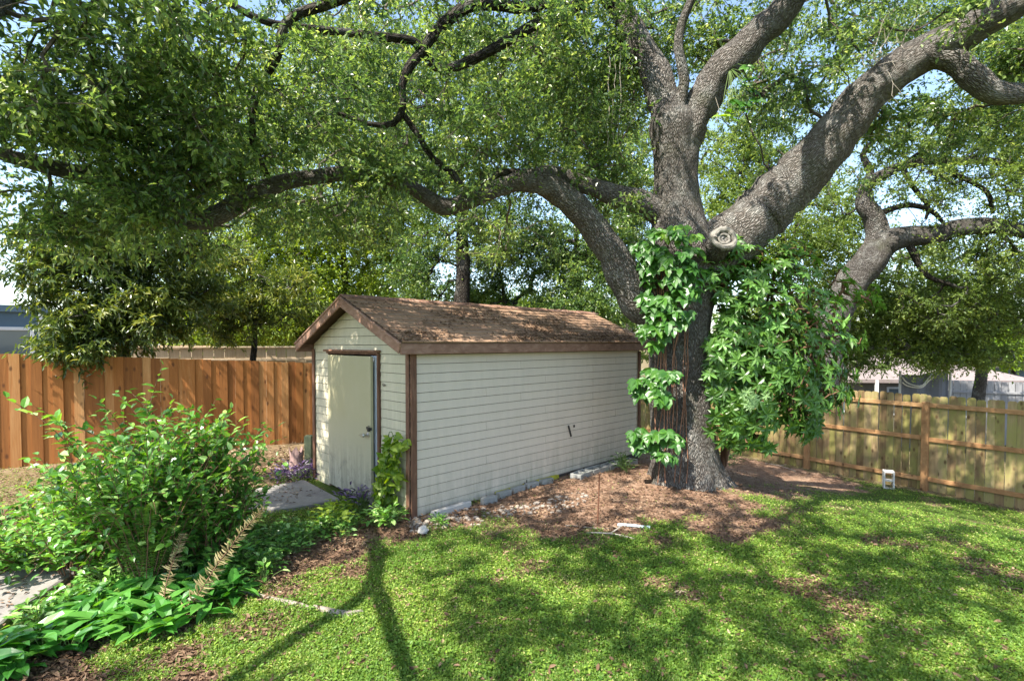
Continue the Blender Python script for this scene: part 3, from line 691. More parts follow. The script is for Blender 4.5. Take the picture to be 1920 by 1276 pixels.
# ------------------------------------------------------------------ neighbouring houses
def house(name, label, c, size, rz, wallm, roofm, roof_h, over, wins, roof='gable', cat='house'):
    h = empty(name, c); tag(h, label, cat)
    ca, sa = math.cos(rz), math.sin(rz); U = np.array([ca, sa, 0]); Vv = np.array([-sa, ca, 0]); c = np.asarray(c, float)
    L, Wd, H = size
    g = Geo(); g.box(c + UP * H / 2, (L, Wd, H), [U, Vv, UP]); 
    g.build('wall', wallm, h)
    g = Geo(); lo, wo = L / 2 + over, Wd / 2 + over
    if roof == 'hip':
        r = [c - U * lo - Vv * wo + UP * H, c + U * lo - Vv * wo + UP * H, c + U * lo + Vv * wo + UP * H, c - U * lo + Vv * wo + UP * H, c - U * (lo - wo) + UP * (H + roof_h), c + U * (lo - wo) + UP * (H + roof_h)]
        lowr = [p - UP * .15 for p in r[:4]]
        g.add(r, [[0, 1, 5, 4], [2, 3, 4, 5]]); g.add(r, [[1, 2, 5], [3, 0, 4]])
        g.add(r[:4] + lowr, [[0, 4, 5, 1], [1, 5, 6, 2], [2, 6, 7, 3], [3, 7, 4, 0], [4, 7, 6, 5]])
    else:
        g.box(c + UP * (H + .09), (L + 2 * over, Wd + 2 * over, .18), [U, Vv, UP])
    g.build('roof', roofm, h)
    for (x, z, ww, hh) in wins:
        o = c + U * x - Vv * (Wd / 2 + .02) + UP * z
        g = Geo()
        for dx, dz, a_, b_ in ((-ww / 2, 0, .09, hh + .09), (ww / 2, 0, .09, hh + .09), (0, -hh / 2, ww - .092, .09), (0, hh / 2, ww - .092, .09), (0, 0, .05, hh - .1)): g.bbox(o + U * dx + UP * dz, (a_, .07, b_), [U, Vv, UP])
        wf = g.build('window', M['house_white'], h)
        g = Geo(); g.box(o + Vv * .005, (ww, .02, hh), [U, Vv, UP]); g.build('pane', M['glass'], wf)
    return h, c, U, Vv
c = np.array([-18.1, 14.1, 0])
h, c, U, Vv = house('blue_house', 'blue grey house with white corner post beyond the cedar fence', c, (8.3, 6, 2.95), R(40), M['house_blue'], M['house_blue'], .3, .08, [(3.05, 1.75, 1.7, 1.5)], 'flat')
g = Geo(); g.bbox(c + U * 4.18 - Vv * 3.03 + UP * 1.45, (.30, .12, 2.9), [U, Vv, UP]); g.build('corner_trim', M['house_white'], h)
g = Geo(); g.bbox(c + U * 1.9 - Vv * 3.03 + UP * 1.5, (.28, .06, 2.95), [U, Vv, UP]); g.bbox(c + U * .4 - Vv * 3.03 + UP * 1.5, (.08, .05, 2.95), [U, Vv, UP]); g.build('cladding_batten', M['frame_blue'], h)
c = at(1560, 700, 27); c[2] = -1.85
h, c, U, Vv = house('tan_house', 'low tan house with pale roof glimpsed beyond the pine fence', c, (12, 7, 2.35), R(-8), M['house_tan'], M['house_roof'], 1.45, .5, [(1.5, 1.35, 1.4, 1.2), (3.4, 1.35, 1.5, 1.3), (-1.5, 1.4, 1.2, 1.1)], 'hip')
for x in (.1, 2.5): g = Geo(); g.bbox(c + U * x - Vv * 4.0 + UP * 1.17, (.12, .12, 2.3), [U, Vv, UP]); g.build('porch_post', M['house_white'], h)
c = at(1990, 700, 34); c[2] = -1.9
house('dark_roof_house', 'dark roofed house at the far end of the grey fence', c, (9, 7, 2.6), R(-12), M['house_blue'], M['dark_roof'], 1.6, .5, [(-3, 1.4, 1, 1)], 'hip')
# slate shade cloth with a sagging rope
sc_ = empty('shade_cloth', [*at(1730, 720, 17)[:2], -1.6]); tag(sc_, 'slate blue fabric screen with a sagging pale rope beyond the fence', 'screen')
a0 = at(1688, 690, 18); a1 = at(1782, 690, 17.6); g = Geo(); nn_ = 16
T_ = np.linspace(0, 1, nn_ + 1); top = a0 + (a1 - a0) * T_[:, None]; top[:, 1] += .08 * np.sin(T_ * 14); top[:, 2] = 1.02 + .18 * sstep(T_ * 1.6 - .5)
bot = top.copy(); bot[:, 2] = -1.5; i = np.arange(nn_); g.add(np.vstack([top, bot]), np.stack([i, i + 1, nn_ + 2 + i, nn_ + 1 + i], -1)); g.build('fabric', M['tarp'], sc_)
for k, (dz, s) in enumerate(((0, .62), (.25, .45))):
    g = Geo(); P = top.copy()[:13]; t = np.linspace(0, 1, 13); P[:, 1] -= .12; P[:, 2] = 1.12 - dz * .9 - s * np.sin(np.pi * (t * .85 + .1)) + .35 * t; g.tube(P, .022, 6); g.build('rope', M['rope'], sc_)
for q in (a0, a1):
    g = Geo(); g.tube([[q[0], q[1], -1.7], [q[0], q[1], 1.15]], .04, 8); g.build('pole', M['house_white'], sc_)
# ------------------------------------------------------------------ trees
def limb_pts(spec):
    """(px, py, depth, width in px) -> xyz + radius"""
    return np.array([[*at(px, py, Y), wpx * Y / F / 2] for px, py, Y, wpx in spec])
def add_limb(g, P4, n=14, wob=.05, step=.10, flare=0):
    C = catmull(P4, step)
    J = rng.normal(0, 1, (len(C), 3)); J = (J + np.roll(J, 1, 0) + np.roll(J, 2, 0)) / 3
    C[:, :3] += J * C[:, 3:4] * .10
    g.tube(C[:, :3], np.maximum(C[:, 3], .004), n, wob=wob, uvs=True, ushift=rng.random() * 3)
    return C
def grow(g, skel, centers, r_tip=.004, r_max=.05, expo=.45, n=5, mi=0, knots=.12):
    """connect clump centres to the limbs with ramifying twigs"""
    N0 = len(skel); pts = list(skel); par = [-1] * N0
    d0 = np.array([np.min(np.linalg.norm(skel - c, axis=1)) for c in centers]); order = np.argsort(d0)
    arr = np.zeros((N0 + 3 * len(centers), 3)); arr[:N0] = skel; cnt = N0; child = {}
    leafnode = []
    for ci in order:
        c = centers[ci]; j = int(np.argmin(((arr[:cnt] - c) ** 2).sum(1))); d = np.linalg.norm(arr[j] - c)
        m = 1 if d < .35 else 2
        prev = j
        for q in range(1, m + 1):
            t = q / m; p = arr[j] * (1 - t) + c * t
            if q < m: p = p + rng.normal(0, knots * d, 3)
            arr[cnt] = p; par.append(prev); prev = cnt; cnt += 1
        leafnode.append(prev)
    w = np.zeros(cnt); w[leafnode] = 1
    for k in range(cnt - 1, N0 - 1, -1): w[par[k]] += w[k]
    rad = np.minimum(r_tip * np.maximum(w, 1) ** expo, r_max)
    # vectorised edges: each a tapered, slightly bent prism
    ks = np.arange(N0, cnt); a = arr[[par[k] for k in ks]]; b = arr[ks]
    ra = np.minimum(rad[[par[k] for k in ks]], rad[ks] * 1.35); rb = rad[ks]
    T = unit(b - a); u = unit(np.cross(T, np.array([.2, .35, .91]) + 0 * T)); v = np.cross(T, u)
    L = np.linalg.norm(b - a, axis=1); mid_ = (a + b) / 2 + (u * rng.normal(0, .09, (len(ks), 1)) + v * rng.normal(0, .09, (len(ks), 1))) * L[:, None]
    ang = np.arange(n) * 2 * np.pi / n; ring = np.cos(ang)[None, :, None] * u[:, None] + np.sin(ang)[None, :, None] * v[:, None]
    V = np.stack([a[:, None] + ring * ra[:, None, None], mid_[:, None] + ring * ((ra + rb) / 2)[:, None, None], b[:, None] + ring * rb[:, None, None]], 1)
    off = (np.arange(len(ks)) * 3 * n)[:, None]; j = np.arange(n); j2 = (j + 1) % n
    f = np.concatenate([np.stack([k * n + j, k * n + j2, (k + 1) * n + j2, (k + 1) * n + j], -1) for k in (0, 1)])
    g.add(V.reshape(-1, 3), (off[:, :, None] + f[None]).reshape(-1, 4), 0, mi=mi)
    dirs = unit(arr[leafnode] - arr[[par[k] for k in leafnode]])
    return arr[leafnode], dirs
def blobs(specs, dens=1.0):
    out = []
    for s in specs:
        c, r, k = s
        k = max(1, int(k * dens)); q = rng.normal(size=(k, 3)); q = unit(q) * (rng.random((k, 1)) ** (1 / 2.2)); out.append(np.asarray(c) + q * np.asarray(r))
    return np.vstack(out)
def pb(px, py, Y, rx, ry, rd, k): return (at(px, py, Y), (rx * Y / F, rd, ry * Y / F), k)
def clump_leaves(g, C, Dd, K, Mn, tl, L, W, tmpl=T_DIA, mi=1, droop=.25, spread=.9, vshift=0.0, twig=True, bias=None):
    """K twigs per clump with Mn leaves each"""
    n = len(C)
    td = unit(Dd[:, None] * .55 + rng.normal(0, spread, (n, K, 3)) * np.array([1, 1, .65]))
    ln = tl * (.5 + .8 * rng.random((n, K, 1)))
    t = (np.arange(Mn) + .6) / Mn
    P = C[:, None, None] + td[:, :, None] * (ln[:, :, None] * t[None, None, :, None]) + np.array([0, 0, -.12]) * (t ** 2)[None, None, :, None] * ln[:, :, None]
    P = P + rng.normal(0, .012, P.shape)
    D = unit(td[:, :, None] * .6 + rng.normal(0, .6, P.shape) + np.array([0, 0, -droop]))
    N = n * K * Mn; cv = np.repeat(rng.random(n), K * Mn); var = np.clip(.35 * cv + .65 * rng.random(N) ** 1.2 + vshift, 0, 1)
    leaves(g, P.reshape(-1, 3), D.reshape(-1, 3), L * (.65 + .6 * rng.random(N)), W, tmpl, var=var, mi=mi, roll=.55)
    if twig:
        a = np.repeat(C[:, None], K, 1).reshape(-1, 3); d = td.reshape(-1, 3); l = ln.reshape(-1, 1); b = a + d * l + np.array([0, 0, -.12]) * l
        u = unit(np.cross(d, [.3, .2, .9])) * .0022; v = unit(np.cross(d, u)) * .0022
        V = np.stack([a + u, a - u * .5 + v, a - u * .5 - v, b + u * .4, b - u * .2 + v * .4, b - u * .2 - v * .4], 1)
        f = np.array([[0, 1, 4, 3], [1, 2, 5, 4], [2, 0, 3, 5]]); off = (np.arange(len(a)) * 6)[:, None]
        g.add(V.reshape(-1, 3), (off[:, :, None] + f[None]).reshape(-1, 4), 0, mi=0)

# ============ the big oak
oak = empty('oak_tree', gp(1285, 915)); tag(oak, 'massive live oak with several grey limbs spreading over the shed and lawn', 'tree')
SK = []
g = Geo()
tr = limb_pts([(1292, 985, 8, 190), (1290, 925, 8, 150), (1287, 890, 8, 130), (1283, 840, 8, 118), (1277, 760, 8, 108), (1272, 680, 8, 106), (1272, 600, 8, 116), (1276, 520, 8, 128), (1278, 460, 8, 120), (1270, 410, 8, 92), (1266, 350, 8, 78), (1266, 290, 8, 80), (1265, 235, 8, 92), (1262, 200, 8, 60)])
C = catmull(tr, .06); K = len(C); n = 44; a = np.arange(n) * 2 * np.pi / n
zz = C[:, 2]; fl = np.exp(-np.clip(zz + .15, 0, 9) / .36)
lob = .50 * np.clip(np.cos(a[None] * 5 + .6 + .5 * np.sin(a[None] * 2)), 0, 1) ** 1.5 + .18 * np.cos(a[None] * 3 + 1)
flute = .035 * np.sin(a[None] * 7 + zz[:, None] * 1.1) + .03 * np.sin(a[None] * 3 - zz[:, None] * .8)
rn = rng.normal(0, .012, (K, n)); rn = (rn + np.roll(rn, 1, 0) + np.roll(rn, 2, 0)) / 1.6
rr = C[:, 3:4] * (1 + fl[:, None] * lob * .75 + flute + rn)
V = C[:, None, :3] + rr[..., None] * np.stack([np.cos(a), np.sin(a), 0 * a], -1)[None]
k, j = np.meshgrid(np.arange(K - 1), np.arange(n), indexing='ij'); j2 = (j + 1) % n
Lc = np.concatenate([[0], np.cumsum(np.linalg.norm(np.diff(C[:, :3], axis=0), axis=1))])
per = 2 * np.pi * .48
g.add(V.reshape(-1, 3), np.stack([k * n + j, k * n + j2, (k + 1) * n + j2, (k + 1) * n + j], -1).reshape(-1, 4), 0,
      np.stack([np.stack([j, j + 1, j + 1, j], -1).reshape(-1, 4) / n * per, np.stack([Lc[k], Lc[k], Lc[k + 1], Lc[k + 1]], -1).reshape(-1, 4)], -1))
trunk = g.build('trunk', M['bark'], oak, smooth=True)
limbs = {
 'left_leader': [(1266, 270, 8, 66), (1255, 225, 8.05, 62), (1240, 180, 8.15, 58), (1222, 125, 8.25, 50), (1195, 70, 8.3, 44), (1165, 20, 8.4, 42), (1140, -50, 8.5, 36), (1090, -130, 8.4, 30), (1000, -260, 8.2, 22)],
 'right_leader': [(1278, 275, 8, 66), (1296, 228, 7.95, 62), (1320, 185, 7.9, 60), (1352, 132, 7.8, 60), (1400, 92, 7.7, 56), (1450, 42, 7.5, 54), (1490, -10, 7.3, 50), (1560, -120, 7, 40), (1620, -260, 6.6, 28)],
 'thin_leader': [(1270, 240, 7.85, 30), (1274, 190, 7.8, 24), (1283, 150, 7.75, 20), (1272, 90, 7.7, 18), (1278, 45, 7.7, 17), (1302, -10, 7.6, 15), (1330, -80, 7.5, 12)],
 'big_right': [(1290, 520, 8, 102), (1330, 485, 7.95, 107), (1385, 437, 7.9, 104), (1450, 378, 7.8, 100), (1520, 305, 7.6, 89), (1580, 240, 7.4, 78), (1632, 172, 7.2, 72), (1710, 112, 7.0, 66), (1800, 66, 6.8, 65), (1880, 22, 6.5, 57), (1980, -40, 6.2, 52), (2150, -150, 5.5, 42), (2400, -300, 5, 27)],
 'right_fork': [(1740, 100, 6.9, 46), (1790, 118, 6.85, 44), (1830, 155, 6.8, 42), (1870, 176, 6.8, 40), (1930, 172, 6.8, 34), (2030, 140, 6.7, 28), (2150, 90, 6.5, 20)],
 'low_left': [(1262, 640, 8.05, 57), (1225, 590, 8.0, 70), (1190, 552, 7.9, 62), (1148, 480, 7.8, 57), (1105, 415, 7.7, 49), (1052, 365, 7.6, 47), (1000, 338, 7.4, 41), (940, 350, 7.2, 32), (880, 375, 7.1, 31), (830, 386, 7.0, 31), (790, 362, 6.9, 27), (740, 338, 6.8, 27), (670, 328, 6.6, 26), (620, 327, 6.5, 26), (560, 337, 6.3, 29), (480, 362, 6.1, 34), (420, 395, 6, 36), (370, 416, 5.9, 31), (310, 400, 5.8, 29), (230, 352, 5.6, 31), (160, 328, 5.4, 29), (60, 305, 5.2, 26), (-60, 270, 5, 21), (-250, 230, 4.8, 14)],
 'side_limb': [(1262, 420, 8, 54), (1225, 392, 7.95, 48), (1180, 374, 7.9, 42), (1100, 350, 7.8, 34), (1045, 328, 7.7, 32), (1000, 332, 7.5, 30)],
 'upper_a': [(1140, -60, 8.5, 24), (1060, -10, 8.0, 24), (985, 14, 7.6, 22), (930, 8, 7.4, 21), (875, 14, 7.2, 22), (830, 45, 7.1, 21), (797, 88, 7.0, 19), (768, 125, 6.9, 18), (754, 160, 6.9, 13), (755, 200, 6.9, 12), (738, 232, 6.8, 12), (690, 232, 6.7, 9), (640, 214, 6.6, 8), (590, 212, 6.5, 6)],
 'upper_b': [(1130, -30, 8.4, 21), (1060, 30, 8.0, 21), (1000, 50, 7.7, 21), (935, 85, 7.4, 19), (880, 115, 7.2, 18), (832, 132, 7.1, 18), (800, 105, 7.05, 16), (775, 78, 6.9, 16), (700, 68, 6.7, 16), (620, 58, 6.5, 14), (545, 50, 6.3, 14), (485, 36, 6.1, 14), (400, -10, 5.9, 12), (300, -60, 5.7, 9)],
 'upper_c': [(720, -50, 6.2, 19), (640, 0, 6.0, 19), (570, 22, 5.9, 18), (534, 48, 5.8, 18), (520, 110, 5.8, 16), (490, 150, 5.8, 16), (474, 210, 5.8, 14), (476, 270, 5.9, 14), (500, 330, 6.05, 14)],
 'hanging_d': [(757, 215, 6.9, 11), (785, 255, 6.9, 11), (810, 295, 6.95, 11), (850, 326, 7.0, 12), (870, 352, 7.05, 11), (905, 340, 7.1, 13), (950, 322, 7.2, 12), (1000, 330, 7.4, 14)],
 'overhead_fork': None,
 'overhead_a': [(1490, -10, 7.3, 40), (1480, -150, 6.6, 44), (1400, -330, 5.6, 46), (1250, -620, 4.4, 50), (1000, -1100, 3.2, 50), (500, -1900, 2.2, 40)],
 'overhead_b': [(1165, 20, 8.4, 32), (1010, -140, 7.6, 38), (820, -330, 6.6, 40), (560, -600, 5.4, 40), (200, -900, 4.4, 40), (-300, -1300, 3.6, 34)],
}
SK.append(C[:, :3][C[:, 2] > 3.2])
for nm, spec in limbs.items():
    if spec is None:   # forked limb overhead to the left, outside the frame; it throws the two long shadows on the lawn
        for Q in ([(-4.9, 5.2, 5.6, .10), (-4.0, 4.0, 4.6, .085), (-3.05, 2.75, 3.7, .07), (-3.3, 1.9, 3.55, .06), (-3.7, .9, 3.6, .045), (-4.0, -.2, 3.9, .03)], [(-3.05, 2.75, 3.7, .065), (-2.72, 2.0, 3.7, .06), (-2.35, 1.05, 3.75, .05), (-2.1, .1, 3.9, .04), (-1.9, -.9, 4.3, .03)]):
            g = Geo(); P = add_limb(g, np.array(Q), n=12, wob=.05, step=.1); g.build('limb', M['bark'], oak, smooth=True); SK.append(P[:, :3])
        continue
    g = Geo(); big = spec[0][3] > 40
    P = add_limb(g, limb_pts(spec), n=22 if big else 12, wob=.055, step=.09 if big else .12)
    if nm in ('big_right', 'low_left', 'right_leader', 'left_leader', 'right_fork'): pass
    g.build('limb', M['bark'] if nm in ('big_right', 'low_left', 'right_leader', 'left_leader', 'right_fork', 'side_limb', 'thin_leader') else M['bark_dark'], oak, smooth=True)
    SK.append(P[len(P) // 5:, :3])
# sawn stub
s0, s1 = at(1325, 485, 7.75), at(1357, 448, 7.18)
g = Geo(); ax_ = unit(s1 - s0); g.tube(catmull([s0, (s0 + s1) / 2 + [0, 0, -.02], s1], .05), .175, 20, wob=.05, uvs=True)
stub = g.build('cut_stub', M['bark_far'], oak, smooth=True)
g = Geo(); u_ = unit(np.cross(ax_, [0, 0, 1.])); v_ = np.cross(u_, ax_)
for r0, rr_, dz in ((.145, .042, .0), (.075, .02, -.01)):
    t = np.linspace(0, 2 * np.pi, 33); Pq = s1 + ax_ * (dz + .012) + r0 * (np.cos(t)[:, None] * u_ + np.sin(t)[:, None] * v_ * .95); g.tube(Pq, rr_ * (1 + .12 * np.sin(t * 3 + 1)), 10, cap=False, wob=.18)
t = np.linspace(0, 2 * np.pi, 25)[:-1]; ringp = s1 + ax_ * .006 + .15 * (np.cos(t)[:, None] * u_ + np.sin(t)[:, None] * v_)
g.add(np.vstack([ringp, s1 - ax_ * .03]), [[i, (i + 1) % 24, 24] for i in range(24)]); M['callus'] = simple('callus_wood', (.20, .185, .16), .9, .25, 25, .5, stain=(.18, .16, .13))
g.build('callus_ring', M['callus'], stub)

SKEL = np.vstack(SK)
def thin(C, p):
    """open the crown where it would keep the sun off the roof and lawn"""
    s = np.array(SUN); t = (C[:, 2] - 2.4) / s[2]; q = C - s * t[:, None] - P0; u = q[:, 0] * DR[0] + q[:, 1] * DR[1]; v = q[:, 0] * DL[0] + q[:, 1] * DL[1]
    on = (u > -.4) & (u < LEN + .5) & (v > -.3) & (v < WID * .75)
    t = C[:, 2] / s[2]; q = C - s * t[:, None]; spot = np.hypot((q[:, 0] + 1.5) / 1.0, (q[:, 1] - 3.7) / 1.1) < 1
    return C[~(on & (rng.random(len(C)) < p)) & ~(spot & (rng.random(len(C)) < .85) & (C[:, 1] < 4))]
def reveal(C):
    """keep the sky-facing side of the long limbs clear of foliage as on the real tree"""
    px = CX + C[:, 0] / C[:, 1] * F; py = 643 - (C[:, 2] - EYE) / C[:, 1] * F; drop = np.zeros(len(C), bool)
    for nm, lo, hi in (('low_left', 30, 225), ('low_left', 350, 640), ('upper_a', 600, 980), ('upper_b', 480, 980), ('hanging_d', 740, 1000), ('upper_c', 450, 640), ('left_leader', 1150, 1300), ('right_leader', 1280, 1520), ('big_right', 1300, 1950), ('right_fork', 1700, 1950)):
        Q = np.array([q[:3] for q in (limbs[nm] or []) if lo <= q[0] <= hi]);
        if len(Q) < 2: continue
        Q = catmull(Q * [1, 1, 50], 8) / [1, 1, 50]; d = np.hypot(px[:, None] - Q[None, :, 0], py[:, None] - Q[None, :, 1]); k = d.argmin(1)
        hit = (d.min(1) < (42 if nm == 'low_left' else 28)) & (C[:, 1] < Q[k, 2] + .25); drop |= hit & (rng.random(len(C)) < (.92 if nm == 'low_left' else .62))
    return C[~drop]
near = [  # leaf clumps seen in the upper left and centre
 pb(150, 60, 4.6, 260, 150, 1.1, 82), pb(420, 90, 5.0, 230, 130, 1.0, 80), pb(120, 240, 4.9, 200, 90, .9, 70), pb(330, 230, 5.2, 200, 110, .9, 62),
 pb(560, 210, 5.8, 160, 110, 1.0, 110), pb(660, 90, 6.4, 200, 90, 1.2, 110), pb(240, 360, 5.5, 200, 60, .7, 80), pb(470, 330, 5.9, 170, 80, .8, 100), pb(140, 430, 5.4, 80, 60, .6, 26),
 pb(700, 290, 6.7, 180, 70, .9, 110), pb(880, 250, 7.2, 150, 110, 1.2, 120), pb(930, 110, 7.6, 170, 110, 1.2, 120), pb(1080, 200, 8.2, 120, 150, 1.2, 120),
 pb(1050, 60, 8.3, 150, 80, 1.2, 80), pb(620, 400, 6.6, 160, 45, .7, 40), pb(830, 40, 7.4, 150, 60, 1.1, 60), pb(960, 320, 7.6, 150, 40, .8, 50), pb(1130, 330, 8.2, 70, 80, .8, 40),
 pb(1250, 60, 9.0, 120, 90, 1.0, 70), pb(1390, 60, 9.0, 90, 80, .8, 50), pb(1180, 130, 8.8, 70, 120, .8, 50),
 pb(1560, 60, 8.2, 90, 70, .9, 30), pb(1470, 190, 8.4, 90, 60, .8, 26), pb(1780, 230, 8.0, 160, 60, .9, 45), pb(1800, 30, 8.2, 120, 40, .8, 30), pb(1880, 110, 7.4, 70, 60, .6, 30),
 pb(1650, 220, 7.6, 60, 40, .4, 12),
 pb(250, 250, 9.5, 260, 160, 1.3, 110), pb(560, 280, 10, 220, 140, 1.3, 150), pb(820, 200, 10.5, 220, 150, 1.3, 170), pb(1060, 260, 10.5, 150, 160, 1.2, 130), pb(700, 60, 10, 260, 90, 1.3, 120), pb(1020, 60, 10.5, 200, 80, 1.2, 90), pb(1400, 150, 11, 140, 110, 1.2, 60), pb(1500, 300, 11.5, 120, 90, 1.2, 40), pb(1650, 40, 10.5, 160, 70, 1.2, 60), pb(620, 400, 9.5, 160, 60, 1.0, 80), pb(950, 440, 10, 160, 50, 1.0, 60), pb(330, 430, 7.5, 120, 60, .8, 45),
 pb(-120, 150, 4.6, 140, 220, 1.0, 60), pb(2080, 100, 6.8, 140, 180, 1.2, 60),
]
over = []   # canopy above and behind the camera, seen only as the shade it casts
for (x, y, z, rx, ry, rz, k) in [(-.5, 1.0, 6.6, 6.5, 3.6, 1.3, 560), (5.5, 3.6, 7.2, 2.4, 2.4, 1.0, 90), (-5.5, 5.5, 6.6, 2.2, 2.0, 1.0, 55),
                                 (-2.2, 5.8, 7.2, 1.8, 1.6, .9, 22), (.6, 5.6, 7.6, 1.8, 1.6, 1.0, 22), (3.4, 6.2, 8.0, 2.0, 1.8, 1.0, 40), (6.4, 7.8, 8.2, 2.4, 1.8, .8, 100), (-4.6, 4.6, 6.6, 1.4, 1.4, .8, 52)]:
    over.append(((x, y, z), (rx, ry, rz), k))
Cn = np.vstack([reveal(thin(blobs(near, .92), .6)), blobs([pb(700, 325, 6.2, 55, 24, .15, 16), pb(270, 385, 5.1, 55, 24, .15, 12), pb(890, 360, 6.7, 30, 16, .1, 4), pb(1180, 380, 7.5, 25, 14, .1, 3), pb(1190, 20, 7.7, 40, 20, .2, 4), pb(1570, 110, 6.9, 50, 30, .2, 4), pb(1800, 30, 6.3, 80, 20, .2, 4), pb(1500, 170, 7.6, 50, 50, .3, 10)])]); g = Geo(); P, Dd = grow(g, SKEL, Cn, .0042, .026, .40)
clump_leaves(g, P, Dd, 9, 9, .36, .078, .46)
g.build('crown', [M['twig'], M['oak_leaf']], oak)
Co = thin(blobs(over), .95); g = Geo(); P, Dd = grow(g, SKEL, Co, .006, .05, .42)
clump_leaves(g, P, Dd, 9, 9, .25, .08, .6, twig=False)
g.build('crown', [M['twig'], M['oak_leaf']], oak)
# bare dead twigs on the right limb
for px, py, Y, n_ in ((1640, 120, 7.1, 26), (1700, 90, 7.0, 14), (1560, 230, 7.3, 10), (380, 120, 4.9, 16), (240, 90, 4.8, 10), (660, 160, 6.2, 10)):
    o = at(px, py, Y); g = Geo()
    for _ in range(n_):
        d = unit(rng.normal(size=3) * [1, .7, .9] + [0, -.2, -.15]); L = .25 + .6 * rng.random(); q = [o + rng.normal(0, .04, 3)]
        for s in range(5): d = unit(d + rng.normal(0, .35, 3)); q.append(q[-1] + d * L / 5)
        g.tube(q, np.linspace(.0045, .0015, 6), 4)
        if rng.random() < .7:
            d2_ = unit(d + rng.normal(0, .7, 3)); g.tube([q[3], q[3] + d2_ * .12, q[3] + d2_ * .22 + [0, 0, -.03]], [.003, .002, .001], 3)
    g.build('dead_twig', M['twig_pale'], oak)
# pale hanging strand
for x0 in (1140, 1150, 1162, 1345):
    p = [at(x0 + 2 * rng.normal(), 85 + 20 * rng.random() + 9 * i, 7.7) + rng.normal(0, .012, 3) for i in range(0, 22 - 6 * (x0 > 1300), 2)]
    hs_ = Geo(); hs_.tube(p, .0042, 4); hs_.build('hanging_stem', M['twig_pale'], oak)

# ============ second oak
oak2 = empty('oak_tree', [*at(1540, 800, 14.9)[:2], -1.15]); tag(oak2, 'smaller twisted grey oak leaning behind the leafy shrub near the pine fence', 'tree')
SK = []
pb2 = lambda x, y, Y, rx, ry, rd, k: pb(x, y, Y * 1.13, rx, ry, rd, int(k * 1.15))
L2 = [[(1535, 900, 13.2, 74), (1538, 720, 13.2, 66), (1560, 600, 13.2, 60), (1590, 545, 13.1, 56), (1625, 495, 13, 56), (1655, 458, 13, 52), (1700, 446, 12.8, 40), (1750, 440, 12.6, 34), (1800, 428, 12.4, 32), (1860, 425, 12.2, 28), (1930, 436, 12, 24), (2030, 450, 11.8, 18)],
      [(1640, 480, 13, 44), (1648, 440, 13, 40), (1640, 408, 13, 36), (1622, 385, 13, 32), (1624, 350, 13, 24), (1650, 330, 12.9, 20), (1690, 312, 12.8, 17), (1740, 302, 12.7, 15), (1800, 302, 12.6, 14), (1860, 302, 12.5, 12), (1920, 318, 12.4, 10), (1990, 330, 12.3, 8)],
      [(1624, 356, 13, 18), (1632, 320, 13, 14), (1618, 290, 13, 11), (1640, 262, 12.9, 9)],
      [(1690, 312, 12.8, 12), (1730, 285, 12.8, 10), (1780, 262, 12.7, 9), (1830, 255, 12.6, 8), (1900, 270, 12.5, 6)],
      [(1700, 448, 12.8, 14), (1720, 490, 12.7, 12), (1745, 520, 12.6, 9), (1790, 535, 12.5, 6)],
      [(1750, 302, 12.7, 10), (1800, 330, 12.5, 9), (1850, 360, 12.4, 8), (1862, 400, 12.3, 6)],
      [(1650, 400, 13, 12), (1700, 385, 12.8, 10), (1745, 395, 12.7, 9), (1770, 420, 12.6, 6)],
      [(1740, 190, 12.6, 10), (1760, 240, 12.6, 10), (1790, 255, 12.6, 10)], [(1800, 302, 12.6, 8), (1850, 282, 12.5, 7), (1880, 262, 12.5, 6), (1925, 290, 12.4, 5)],
      [(1690, 312, 12.8, 10), (1712, 350, 12.7, 9), (1740, 385, 12.7, 8), (1735, 410, 12.7, 5)]]
for q, spec in enumerate(L2):
    g = Geo(); P = add_limb(g, limb_pts([(x, y, Y * 1.13, w_) for x, y, Y, w_ in spec]), n=16 if q < 2 else 8, wob=.05, step=.14); g.build('trunk' if q == 0 else 'limb', M['bark_far'] if q < 2 else M['bark_dark'], oak2, smooth=True); SK.append(P[len(P) // (2 if q == 0 else 6):, :3])
Cn = blobs([pb2(1800, 330, 12.6, 200, 110, 1.6, 160), pb2(1850, 480, 12.4, 150, 60, 1.2, 75), pb2(1700, 250, 12.8, 130, 60, 1.4, 60), pb2(1560, 380, 13.4, 80, 50, .9, 26), pb2(1960, 420, 12, 120, 140, 1.2, 60), pb2(1740, 560, 12.9, 90, 60, 1.0, 40)])
g = Geo(); P, Dd = grow(g, np.vstack(SK), Cn, .007, .05, .42); clump_leaves(g, P, Dd, 8, 9, .46, .088, .5); g.build('crown', [M['bark_dark'], M['oak_leaf_far']], oak2)

